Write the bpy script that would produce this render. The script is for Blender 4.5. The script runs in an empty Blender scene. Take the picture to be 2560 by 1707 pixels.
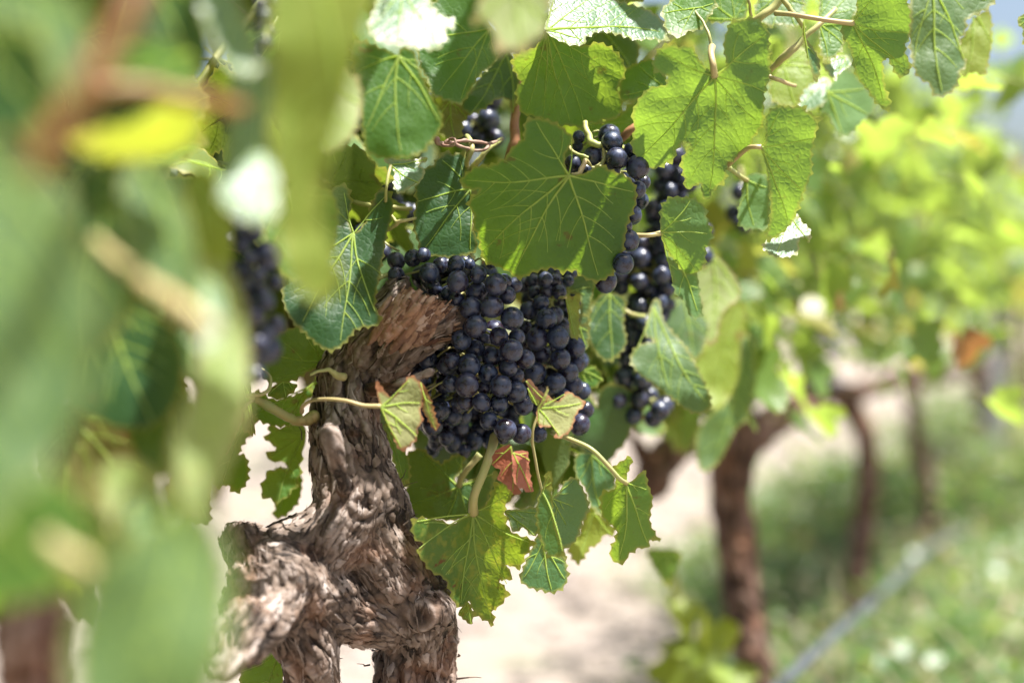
import bpy, math, random
import numpy as np
from mathutils import Vector, Matrix
from mathutils.geometry import delaunay_2d_cdt
from mathutils.bvhtree import BVHTree

random.seed(7)
RS = np.random.RandomState(11)
scene = bpy.context.scene
COL = scene.collection

# ------------------------------------------------------------------ camera, light, exposure
CAM_H = 0.80
FPX = 3556.0                      # focal length in photograph pixels (50 mm on 36 mm, 2560 px)
PITCH = math.atan(153.5 / FPX)    # camera looks slightly down
cam_d = bpy.data.cameras.new('camera')
cam_d.lens = 50.0
cam_d.sensor_width = 36.0
cam_d.clip_start = 0.02
cam_d.clip_end = 2000.0
cam_d.dof.use_dof = True
cam_d.dof.focus_distance = 0.985
cam_d.dof.aperture_fstop = 2.0
cam_d.dof.aperture_blades = 0
cam = bpy.data.objects.new('camera', cam_d)
COL.objects.link(cam)
cam.location = (0, 0, CAM_H)
cam.rotation_euler = (math.pi / 2 - PITCH, 0, 0)
scene.camera = cam

SUN_DIR = Vector((0.34, -0.10, 1.0)).normalized()      # towards the sun
world = bpy.data.worlds.new('World')
scene.world = world
world.use_nodes = True
wn = world.node_tree
wn.nodes.clear()
wo = wn.nodes.new('ShaderNodeOutputWorld')
wb = wn.nodes.new('ShaderNodeBackground')
ws = wn.nodes.new('ShaderNodeTexSky')
ws.sky_type = 'NISHITA'
ws.sun_disc = False
ws.sun_elevation = math.asin(SUN_DIR.z)
ws.sun_rotation = math.atan2(SUN_DIR.x, SUN_DIR.y)
ws.air_density = 1.0
ws.dust_density = 4.0
wb.inputs['Strength'].default_value = 0.066
wn.links.new(ws.outputs[0], wb.inputs[0])
wn.links.new(wb.outputs[0], wo.inputs[0])

sun_d = bpy.data.lights.new('sun', 'SUN')
sun_d.energy = 5.0
sun_d.angle = math.radians(0.5)
sun_d.color = (1.0, 0.97, 0.92)
sun = bpy.data.objects.new('sun', sun_d)
COL.objects.link(sun)
sun.location = (3, 1, 6)
sun.rotation_euler = (-SUN_DIR).to_track_quat('-Z', 'Y').to_euler()

scene.view_settings.view_transform = 'Standard'
scene.view_settings.look = 'None'
scene.view_settings.exposure = 1.66
scene.view_settings.gamma = 1.0
scene.view_settings.use_curve_mapping = False
scene.render.engine = 'CYCLES'
cy = scene.cycles
cy.use_denoising = True
cy.max_bounces = 7
cy.diffuse_bounces = 4
cy.glossy_bounces = 3
cy.transmission_bounces = 4
cy.transparent_max_bounces = 4
cy.sample_clamp_indirect = 6.0
cy.sample_clamp_direct = 0.0
cy.caustics_reflective = False
cy.caustics_refractive = False

# ------------------------------------------------------------------ pixel / world helpers
CP, SP = math.cos(PITCH), math.sin(PITCH)


def P(px, py, d):
    """world point seen at photograph pixel (2560 px wide) at depth d; arrays allowed"""
    x = (px - 1280.0) / FPX * d
    v = (853.5 - py) / FPX * d
    return np.stack([x + 0 * d, d * CP + v * SP, CAM_H + v * CP - d * SP], -1)


FR = {'1': (850, 0, 2.766), '2': (1600, 0, 2.45), '3': (900, 500, 2.766), '4': (500, 1000, 2.218),
      '5': (900, 1050, 2.766), '6': (0, 0, 1.844), '7': (0, 850, 1.830), '8': (1600, 600, 1.417),
      'D': (0, 0, 0.91875), 'A': (540, 640, 2.6133), 'B': (1380, 380, 2.306), 'C': (540, 1180, 2.975)}


def F(fr, pts):
    ox, oy, s = FR[fr]
    a = np.array(pts, float)
    out = a.copy()
    out[:, 0] = ox + a[:, 0] / s
    out[:, 1] = oy + a[:, 1] / s
    return out


# row geometry: the row runs away to the right
ROW0 = np.array([-0.105, 1.0])
RDIR = np.array([0.405, 0.914])
RDIR = RDIR / np.linalg.norm(RDIR)
RPER = np.array([RDIR[1], -RDIR[0]])     # towards the camera side


def R(s, t, z):
    p = ROW0 + RDIR * s + RPER * t
    return np.array([p[0], p[1], z])


# ------------------------------------------------------------------ numpy noise
def _h(ix, iy, iz, seed):
    n = (ix.astype(np.int64) * 374761393 + iy.astype(np.int64) * 668265263 + iz.astype(np.int64) * 2147483647 + seed * 974634777)
    n = (n ^ (n >> 13)) & 0xffffffff
    n = (n * 1274126177) & 0xffffffff
    n = (n ^ (n >> 16)) & 0xffffffff
    return n.astype(float) / 4294967295.0 * 2 - 1


def noise(p, seed=0):
    p = np.asarray(p, float)
    i = np.floor(p)
    f = p - i
    i = i.astype(np.int64)
    u = f * f * f * (f * (f * 6 - 15) + 10)
    r = 0
    for dx in (0, 1):
        for dy in (0, 1):
            for dz in (0, 1):
                w = (u[..., 0] if dx else 1 - u[..., 0]) * (u[..., 1] if dy else 1 - u[..., 1]) * (u[..., 2] if dz else 1 - u[..., 2])
                r = r + w * _h(i[..., 0] + dx, i[..., 1] + dy, i[..., 2] + dz, seed)
    return r


def fbm(p, octv=3, seed=0):
    a, r, p = 1.0, 0.0, np.asarray(p, float)
    for k in range(octv):
        r = r + a * noise(p, seed + k * 17)
        a *= 0.5
        p = p * 2.03
    return r


# ------------------------------------------------------------------ mesh helpers
def mesh_obj(name, V, Fc, mats, midx=None, parent=None, origin=None, attrs=None, smooth=True, link=True):
    V = np.asarray(V, float)
    origin = np.zeros(3) if origin is None else np.asarray(origin, float)
    me = bpy.data.meshes.new(name)
    me.from_pydata((V - origin).tolist(), [], [tuple(map(int, f)) for f in Fc])
    for m in (mats if isinstance(mats, (list, tuple)) else [mats]):
        me.materials.append(m)
    if midx is not None:
        me.polygons.foreach_set('material_index', np.asarray(midx, np.int32))
    me.polygons.foreach_set('use_smooth', [smooth] * len(me.polygons))
    if attrs:
        for k, a in attrs.items():
            at = me.attributes.new(k, 'FLOAT', 'POINT')
            at.data.foreach_set('value', np.asarray(a, np.float32))
    me.update()
    o = bpy.data.objects.new(name, me)
    if link:
        COL.objects.link(o)
    o.location = origin.tolist()
    if parent is not None:
        put_under(o, parent, origin)
    return o


WORLD_POS = {}


def put_under(o, parent, origin):
    """parents keep zero rotation, so a child's place is a plain difference"""
    o.parent = parent
    pp = WORLD_POS[parent.name]
    o.location = (np.asarray(origin) - pp).tolist()
    WORLD_POS[o.name] = np.asarray(origin, float)


def empty(name, loc, label=None, cat=None, group=None, parent=None):
    o = bpy.data.objects.new(name, None)
    o.empty_display_size = 0.05
    COL.objects.link(o)
    o.location = tuple(loc)
    WORLD_POS[o.name] = np.asarray(loc, float)
    if parent is not None:
        put_under(o, parent, loc)
    if label:
        o['label'] = label
    if cat:
        o['category'] = cat
    if group:
        o['group'] = group
    return o


def catmull(pts, n, closed=False):
    pts = np.asarray(pts, float)
    m = len(pts)
    if closed:
        idx = lambda i: pts[i % m]
        segs = m
    else:
        idx = lambda i: pts[0] * 2 - pts[1] if i < 0 else (pts[-1] * 2 - pts[-2] if i >= m else pts[i])
        segs = m - 1
    out = []
    for i in range(segs):
        p0, p1, p2, p3 = idx(i - 1), idx(i), idx(i + 1), idx(i + 2)
        for k in range(n):
            t = k / n
            out.append(0.5 * ((2 * p1) + (-p0 + p2) * t + (2 * p0 - 5 * p1 + 4 * p2 - p3) * t * t + (-p0 + 3 * p1 - 3 * p2 + p3) * t ** 3))
    if not closed:
        out.append(pts[-1])
    return np.array(out)


def frames(pts):
    pts = np.asarray(pts, float)
    T = np.gradient(pts, axis=0)
    T /= np.linalg.norm(T, axis=1)[:, None] + 1e-12
    up = np.array([0, 0, 1.0]) if abs(T[0][2]) < .9 else np.array([1.0, 0, 0])
    n = np.cross(T[0], up)
    n /= np.linalg.norm(n)
    N = [n]
    for i in range(1, len(pts)):
        n = N[-1] - T[i] * np.dot(N[-1], T[i])
        n /= np.linalg.norm(n) + 1e-12
        N.append(n)
    N = np.array(N)
    return T, N, np.cross(T, N)


def tube(pts, rad, seg=6, cap=True):
    pts = np.asarray(pts, float)
    rad = np.broadcast_to(np.asarray(rad, float), (len(pts),))
    T, N, B = frames(pts)
    a = np.arange(seg) / seg * 2 * math.pi
    ring = N[:, None, :] * np.cos(a)[None, :, None] + B[:, None, :] * np.sin(a)[None, :, None]
    V = (pts[:, None, :] + ring * rad[:, None, None]).reshape(-1, 3)
    Fc = []
    for i in range(len(pts) - 1):
        for j in range(seg):
            k = (j + 1) % seg
            Fc.append((i * seg + j, i * seg + k, (i + 1) * seg + k, (i + 1) * seg + j))
    if cap:
        Fc.append(tuple(range(seg))[::-1])
        Fc.append(tuple((len(pts) - 1) * seg + j for j in range(seg)))
    return V, Fc


class Acc:
    def __init__(s):
        s.V, s.F, s.M, s.n = [], [], [], 0
        s.A = {}

    def add(s, V, Fc, m=0, **attrs):
        V = np.asarray(V)
        s.V.append(V)
        s.F += [tuple(i + s.n for i in f) for f in Fc]
        s.M += [m] * len(Fc)
        for k in set(s.A) | set(attrs):
            if k not in s.A:
                s.A[k] = [np.zeros(s.n)] if s.n else []
            a = attrs.get(k, 0.0)
            s.A[k].append(np.broadcast_to(np.asarray(a, float), (len(V),)))
        s.n += len(V)

    def build(s, name, mats, **kw):
        at = {k: np.concatenate(v) for k, v in s.A.items()}
        return mesh_obj(name, np.concatenate(s.V), s.F, mats, s.M, attrs=at, **kw)


# ------------------------------------------------------------------ materials
def nt_new(name):
    m = bpy.data.materials.new(name)
    m.use_nodes = True
    nt = m.node_tree
    nt.nodes.clear()
    out = nt.nodes.new('ShaderNodeOutputMaterial')
    return m, nt, out


class G:
    """tiny node graph helper"""
    def __init__(s, nt):
        s.nt = nt

    def n(s, t, **kw):
        x = s.nt.nodes.new(t)
        for k, v in kw.items():
            setattr(x, k, v)
        return x

    def l(s, a, b):
        s.nt.links.new(a, b)

    def setin(s, sock, v):
        if hasattr(v, 'links') or isinstance(v, bpy.types.NodeSocket):
            s.l(v, sock)
        elif isinstance(v, (tuple, list)) and len(v) == 3 and sock.type == 'RGBA':
            sock.default_value = (*v, 1)
        else:
            sock.default_value = v

    def math(s, op, a, b=0.0, clamp=False):
        x = s.n('ShaderNodeMath', operation=op)
        x.use_clamp = clamp
        s.setin(x.inputs[0], a)
        s.setin(x.inputs[1], b)
        return x.outputs[0]

    def mix(s, f, a, b, mode='MIX'):
        x = s.n('ShaderNodeMix', data_type='RGBA', blend_type=mode)
        s.setin(x.inputs[0], f)
        s.setin(x.inputs[6], a)
        s.setin(x.inputs[7], b)
        return x.outputs[2]

    def rng(s, v, a, b, c=0.0, d=1.0):
        x = s.n('ShaderNodeMapRange')
        x.clamp = True
        s.setin(x.inputs[0], v)
        x.inputs[1].default_value = a
        x.inputs[2].default_value = b
        x.inputs[3].default_value = c
        x.inputs[4].default_value = d
        return x.outputs[0]

    def noise(s, vec, scale, detail=3.0, rough=0.55, dist=0.0):
        x = s.n('ShaderNodeTexNoise')
        if vec is not None:
            s.l(vec, x.inputs['Vector'])
        x.inputs['Scale'].default_value = scale
        x.inputs['Detail'].default_value = detail
        x.inputs['Roughness'].default_value = rough
        x.inputs['Distortion'].default_value = dist
        return x.outputs[0]

    def attr(s, name):
        x = s.n('ShaderNodeAttribute', attribute_name=name)
        return x.outputs['Fac']


def leaf_mat(name, base, base2, trans, edge=(.30, .27, .05), edge_amt=.6, pale=(.17, .23, .10), spots=.25, spot_col=(.16, .05, .015),
             rough=.47, tw=.42, under=False, hue_rand=0.0, mottle=0.0, spec=.38, bumpy=.27):
    m, nt, out = nt_new(name)
    g = G(nt)
    tc = g.n('ShaderNodeTexCoord').outputs['Object']
    geo = g.n('ShaderNodeNewGeometry')
    oi = g.n('ShaderNodeObjectInfo')
    rnd = g.math('FRACT', g.math('ADD', oi.outputs['Random'], geo.outputs['Random Per Island'] if hue_rand else 0.0))
    # offset the pattern for every leaf
    add = g.n('ShaderNodeVectorMath', operation='ADD')
    g.l(tc, add.inputs[0])
    comb = g.n('ShaderNodeCombineXYZ')
    g.setin(comb.inputs[0], g.math('MULTIPLY', oi.outputs['Random'], 7.0))
    g.setin(comb.inputs[1], g.math('MULTIPLY', rnd, 3.0))
    g.l(comb.outputs[0], add.inputs[1])
    v = add.outputs[0]
    big = g.noise(v, 22.0, 3.0)
    c = g.mix(g.rng(big, .35, .65), base, base2)
    t = g.mix(g.rng(big, .35, .65), trans, tuple(x * .82 for x in trans))
    if hue_rand:
        f1 = g.rng(rnd, 0.0, 0.75)
        c = g.mix(g.math('MULTIPLY', f1, hue_rand), c, (.12, .20, .03))
        f2 = g.rng(rnd, 0.90, 0.97)
        c = g.mix(g.math('MULTIPLY', f2, .8), c, (.24, .20, .05))
        t = g.mix(g.math('MULTIPLY', f2, .7), t, (.55, .40, .08))
        c = g.mix(g.math('MULTIPLY', g.rng(rnd, .988, .992), .9), c, (.22, .10, .05))
        t = g.mix(g.math('MULTIPLY', g.rng(rnd, .988, .992), .9), t, (.40, .14, .05))
    if mottle:
        mo = g.rng(g.noise(v, 160.0, 3.0), .52, .66)
        c = g.mix(g.math('MULTIPLY', mo, mottle), c, (.22, .24, .03))
        t = g.mix(g.math('MULTIPLY', mo, mottle), t, (.55, .55, .05))
    # fine network of veinlets
    vor = g.n('ShaderNodeTexVoronoi', feature='DISTANCE_TO_EDGE')
    g.l(v, vor.inputs['Vector'])
    vor.inputs['Scale'].default_value = 230.0
    net = g.rng(vor.outputs[0], 0.0, 0.10, 1.0, 0.0)
    c = g.mix(g.math('MULTIPLY', net, .30), c, tuple(min(1, x * 1.7 + .03) for x in base))
    t = g.mix(g.math('MULTIPLY', net, .22), t, tuple(x * .55 for x in trans))
    # pale beside veins
    va = g.rng(g.attr('vein'), 0.0, 0.0022, 1.0, 0.0)
    c = g.mix(g.math('MULTIPLY', va, .40), c, tuple(min(1, x * 1.8 + .03) for x in base))
    # spots
    if spots:
        sp = g.rng(g.noise(v, 55.0, 5.0, .62), .635, .69)
        c = g.mix(g.math('MULTIPLY', sp, spots * 2.2), c, spot_col)
        t = g.mix(g.math('MULTIPLY', sp, spots * 2.2), t, spot_col)
    # edge
    en = g.noise(v, 90.0, 3.0)
    ew = g.math('MULTIPLY', g.attr('edge'), g.math('ADD', g.math('MULTIPLY', en, -1.6), 1.8))
    e = g.rng(ew, 0.0, 0.0019, 1.0, 0.0)
    c = g.mix(g.math('MULTIPLY', e, edge_amt), c, edge)
    t = g.mix(g.math('MULTIPLY', e, edge_amt), t, tuple(min(1, x * 1.6) for x in edge))
    # paler, matt underside
    bf = geo.outputs['Backfacing']
    if under:
        bf = g.math('SUBTRACT', 1.0, bf)
    c = g.mix(g.math('MULTIPLY', bf, .62), c, pale)
    rgh = g.math('ADD', g.math('MULTIPLY', bf, .28), rough)
    ht = g.math('ADD', g.math('MULTIPLY', g.rng(vor.outputs[0], 0, .25), .8), g.math('MULTIPLY', g.noise(v, 420.0, 2.0), .45))
    bump = g.n('ShaderNodeBump')
    bump.inputs['Strength'].default_value = bumpy
    bump.inputs['Distance'].default_value = 0.0007
    g.l(ht, bump.inputs['Height'])
    pb = g.n('ShaderNodeBsdfPrincipled')
    g.setin(pb.inputs['Base Color'], c)
    g.setin(pb.inputs['Roughness'], rgh)
    pb.inputs['Specular IOR Level'].default_value = spec
    g.l(bump.outputs[0], pb.inputs['Normal'])
    tr = g.n('ShaderNodeBsdfTranslucent')
    g.setin(tr.inputs['Color'], t)
    g.l(bump.outputs[0], tr.inputs['Normal'])
    ms = g.n('ShaderNodeMixShader')
    ms.inputs[0].default_value = tw
    g.l(pb.outputs[0], ms.inputs[1])
    g.l(tr.outputs[0], ms.inputs[2])
    g.l(ms.outputs[0], out.inputs[0])
    return m


def simple_mat(name, base, base2=None, scale=60, rough=.55, trans=None, tw=.3, bump=.3, bdist=.001, stretch=None, spec=.4):
    m, nt, out = nt_new(name)
    g = G(nt)
    tc = g.n('ShaderNodeTexCoord').outputs['Object']
    nz = g.noise(tc, scale, 4.0)
    c = g.mix(g.rng(nz, .35, .65), base, base2 or base)
    pb = g.n('ShaderNodeBsdfPrincipled')
    g.setin(pb.inputs['Base Color'], c)
    pb.inputs['Roughness'].default_value = rough
    pb.inputs['Specular IOR Level'].default_value = spec
    b = g.n('ShaderNodeBump')
    b.inputs['Strength'].default_value = bump
    b.inputs['Distance'].default_value = bdist
    g.l(nz, b.inputs['Height'])
    g.l(b.outputs[0], pb.inputs['Normal'])
    if trans:
        tr = g.n('ShaderNodeBsdfTranslucent')
        g.setin(tr.inputs['Color'], trans)
        ms = g.n('ShaderNodeMixShader')
        ms.inputs[0].default_value = tw
        g.l(pb.outputs[0], ms.inputs[1])
        g.l(tr.outputs[0], ms.inputs[2])
        g.l(ms.outputs[0], out.inputs[0])
    else:
        g.l(pb.outputs[0], out.inputs[0])
    return m


M = {}
YT = (.37, .60, .03)
M['green'] = leaf_mat('leaf_green', (.034, .098, .016), (.048, .120, .020), YT)
M['mid'] = leaf_mat('leaf_mid_green', (.044, .125, .020), (.060, .148, .025), (.46, .66, .05))
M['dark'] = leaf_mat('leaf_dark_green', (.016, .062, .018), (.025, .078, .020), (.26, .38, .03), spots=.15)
M['blue'] = leaf_mat('leaf_bluish_green', (.045, .125, .050), (.060, .145, .058), (.34, .50, .06), rough=.37, spec=.50, bumpy=.32, spots=.1)
M['olive'] = leaf_mat('leaf_olive', (.12, .13, .035), (.17, .13, .05), (.42, .36, .06), spots=.4)
M['mottled'] = leaf_mat('leaf_mottled', (.045, .120, .020), (.075, .150, .020), (.42, .55, .03), mottle=.7, spots=.4)
M['pale'] = leaf_mat('leaf_pale', (.23, .30, .11), (.28, .33, .13), (.60, .66, .14), spots=.35, spot_col=(.30, .11, .05), edge=(.30, .16, .07), rough=.6)
M['paledry'] = leaf_mat('leaf_pale_dry_edge', (.28, .31, .12), (.34, .34, .15), (.62, .62, .16), spots=.5, spot_col=(.22, .06, .03), edge=(.34, .15, .07), edge_amt=1.0, rough=.6)
M['under'] = leaf_mat('leaf_underside', (.075, .155, .040), (.095, .175, .045), (.40, .62, .05), pale=(.10, .20, .075), under=True, spots=.15)
M['yellow'] = leaf_mat('leaf_yellow_green', (.17, .24, .04), (.20, .25, .04), (.68, .74, .05))
M['red'] = leaf_mat('leaf_red_dry', (.22, .05, .03), (.28, .10, .05), (.45, .10, .05), spots=.3, edge=(.3, .12, .07), tw=.2)
M['brown'] = leaf_mat('leaf_brown_dry', (.26, .14, .08), (.34, .20, .12), (.45, .22, .10), spots=.3, edge=(.3, .16, .1), tw=.2)
M['inner_shade'] = leaf_mat('leaf_inner_shade_tint', (.030, .080, .020), (.042, .100, .025), (.30, .40, .03), hue_rand=.35, spots=.2, tw=.32)  # filler green darkened to stand in for shade inside the canopy
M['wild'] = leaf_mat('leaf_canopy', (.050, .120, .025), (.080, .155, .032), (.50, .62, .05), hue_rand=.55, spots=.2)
M['sage'] = leaf_mat('leaf_sage', (.050, .110, .036), (.080, .145, .052), (.34, .45, .05), spots=.1, rough=.5)
M['vein'] = simple_mat('leaf_vein', (.27, .36, .10), (.34, .40, .13), 80, .5, (.85, 1.0, .30), .55)
M['petiole'] = simple_mat('petiole', (.34, .38, .13), (.42, .36, .16), 50, .45, (.5, .5, .15), .15)
M['petiole_pink'] = simple_mat('petiole_pink', (.46, .33, .17), (.42, .38, .16), 40, .45, (.5, .4, .2), .15)
M['shoot'] = simple_mat('young_shoot', (.17, .24, .06), (.36, .26, .10), 38, .45, bump=.4)
M['cane_green'] = simple_mat('green_cane', (.26, .30, .09), (.36, .33, .12), 40, .5)
M['cane_brown'] = simple_mat('brown_cane', (.26, .10, .05), (.36, .19, .09), 60, .55, bump=.5)
M['cane_orange'] = simple_mat('ripening_cane', (.19, .11, .020), (.15, .045, .015), 14, .5)
M['tendril_dry'] = simple_mat('dry_tendril', (.30, .20, .15), (.22, .12, .09), 80, .6, bump=.6)


def bark_mat(name, dark, mid, pale, red=.3):
    m, nt, out = nt_new(name)
    g = G(nt)
    tc = g.n('ShaderNodeTexCoord').outputs['Object']
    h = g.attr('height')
    n1 = g.noise(tc, 35.0, 5.0)
    n2 = g.noise(tc, 400.0, 4.0)
    n3 = g.noise(tc, 110.0, 4.0, .6)
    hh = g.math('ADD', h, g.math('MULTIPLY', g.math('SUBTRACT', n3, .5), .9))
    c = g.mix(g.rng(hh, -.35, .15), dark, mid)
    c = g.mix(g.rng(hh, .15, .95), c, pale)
    c = g.mix(g.math('MULTIPLY', g.rng(n1, .5, .68), red), c, (.30, .13, .06))
    c = g.mix(g.math('MULTIPLY', g.rng(n2, .4, .7), .25), c, tuple(x * .5 for x in mid))
    pb = g.n('ShaderNodeBsdfPrincipled')
    g.setin(pb.inputs['Base Color'], c)
    pb.inputs['Roughness'].default_value = .72
    pb.inputs['Specular IOR Level'].default_value = .3
    b = g.n('ShaderNodeBump')
    b.inputs['Strength'].default_value = .8
    b.inputs['Distance'].default_value = .0012
    g.l(g.math('ADD', n3, g.math('MULTIPLY', n2, .5)), b.inputs['Height'])
    g.l(b.outputs[0], pb.inputs['Normal'])
    g.l(pb.outputs[0], out.inputs[0])
    return m


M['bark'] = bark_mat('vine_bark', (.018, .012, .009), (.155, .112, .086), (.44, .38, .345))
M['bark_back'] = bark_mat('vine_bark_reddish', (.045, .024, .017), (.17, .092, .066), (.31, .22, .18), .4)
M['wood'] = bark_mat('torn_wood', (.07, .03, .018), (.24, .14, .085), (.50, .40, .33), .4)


def grape_mat(name, bloom=.50):
    m, nt, out = nt_new(name)
    g = G(nt)
    tc = g.n('ShaderNodeTexCoord').outputs['Object']
    oi = g.n('ShaderNodeObjectInfo')
    add = g.n('ShaderNodeVectorMath', operation='ADD')
    g.l(tc, add.inputs[0])
    comb = g.n('ShaderNodeCombineXYZ')
    for i in range(3):
        g.setin(comb.inputs[i], g.math('MULTIPLY', oi.outputs['Random'], 5.0 + i))
    g.l(comb.outputs[0], add.inputs[1])
    v = add.outputs[0]
    base = g.mix(oi.outputs['Random'], (.005, .007, .016), (.016, .007, .012))
    n1 = g.rng(g.noise(v, 1.5, 5.0, .62, .4), .38, .66)
    c = g.mix(g.math('MULTIPLY', n1, bloom), base, (.070, .105, .200))
    sp = g.rng(g.noise(v, 16.0, 3.0, .7), .64, .70)
    c = g.mix(g.math('MULTIPLY', sp, .5), c, (.22, .15, .12))
    pb = g.n('ShaderNodeBsdfPrincipled')
    g.setin(pb.inputs['Base Color'], c)
    g.setin(pb.inputs['Roughness'], g.math('ADD', g.math('MULTIPLY', n1, .30), .20))
    pb.inputs['Specular IOR Level'].default_value = .5
    pb.inputs['Sheen Weight'].default_value = .0
    pb.inputs['Sheen Roughness'].default_value = .5
    pb.inputs['Sheen Tint'].default_value = (.6, .68, 1, 1)
    g.l(pb.outputs[0], out.inputs[0])
    return m


M['grape'] = grape_mat('grape_skin')


def ground_mat():
    m, nt, out = nt_new('pale_dry_soil')
    g = G(nt)
    tc = g.n('ShaderNodeTexCoord').outputs['Object']
    n1 = g.noise(tc, 1.6, 5.0)
    n2 = g.noise(tc, 30.0, 5.0, .65)
    c = g.mix(g.rng(n2, .3, .7), (.185, .150, .122), (.31, .262, .220))
    c = g.mix(g.math('MULTIPLY', g.rng(n1, .55, .66), .55), c, (.20, .24, .11))
    pb = g.n('ShaderNodeBsdfPrincipled')
    g.setin(pb.inputs['Base Color'], c)
    pb.inputs['Roughness'].default_value = .9
    b = g.n('ShaderNodeBump')
    b.inputs['Distance'].default_value = .02
    g.l(n2, b.inputs['Height'])
    g.l(b.outputs[0], pb.inputs['Normal'])
    g.l(pb.outputs[0], out.inputs[0])
    return m


M['soil'] = ground_mat()
M['far'] = leaf_mat('leaf_row_backlit_tint', (.060, .125, .035), (.095, .155, .05), (.42, .58, .08), hue_rand=.4, spots=.1, tw=.5, rough=.36)  # far row green made paler, backlight put into the leaf colour
M['weed'] = leaf_mat('weed_leaf', (.042, .098, .032), (.10, .17, .08), (.30, .44, .08), hue_rand=.4, spots=0, edge_amt=.2, rough=.28)
M['straw'] = simple_mat('dry_grass_stalk', (.45, .36, .22), (.55, .47, .33), 60, .6)
M['hose'] = simple_mat('hose_grey', (.055, .062, .075), (.095, .105, .125), 40, .35, spec=.6)
M['post'] = simple_mat('post_grey', (.30, .29, .32), (.40, .38, .42), 30, .7)


# ------------------------------------------------------------------ leaf blade builder
def pip(poly, pts):
    x, y = pts[:, 0], pts[:, 1]
    ins = np.zeros(len(pts), bool)
    n = len(poly)
    for i in range(n):
        x1, y1 = poly[i]
        x2, y2 = poly[(i + 1) % n]
        if y1 == y2:
            continue
        c = ((y1 > y) != (y2 > y)) & (x < (x2 - x1) * (y - y1) / (y2 - y1) + x1)
        ins ^= c
    return ins


def seg_dist(pts, A, B):
    """min distance from pts to segments A->B"""
    d = B - A
    L = (d * d).sum(1) + 1e-15
    best = np.full(len(pts), 1e9)
    for i0 in range(0, len(A), 64):
        a, dd, l = A[i0:i0 + 64], d[i0:i0 + 64], L[i0:i0 + 64]
        t = ((pts[:, None, :] - a[None]) * dd[None]).sum(2) / l[None]
        t = np.clip(t, 0, 1)
        q = a[None] + dd[None] * t[..., None]
        best = np.minimum(best, np.sqrt(((pts[:, None, :] - q) ** 2).sum(2)).min(1))
    return best


def resample(poly, step):
    p = np.vstack([poly, poly[:1]])
    L = np.r_[0, np.cumsum(np.linalg.norm(np.diff(p, axis=0), axis=1))]
    n = max(8, int(L[-1] / step))
    s = np.linspace(0, L[-1], n, endpoint=False)
    return np.stack([np.interp(s, L, p[:, 0]), np.interp(s, L, p[:, 1])], 1)


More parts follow.
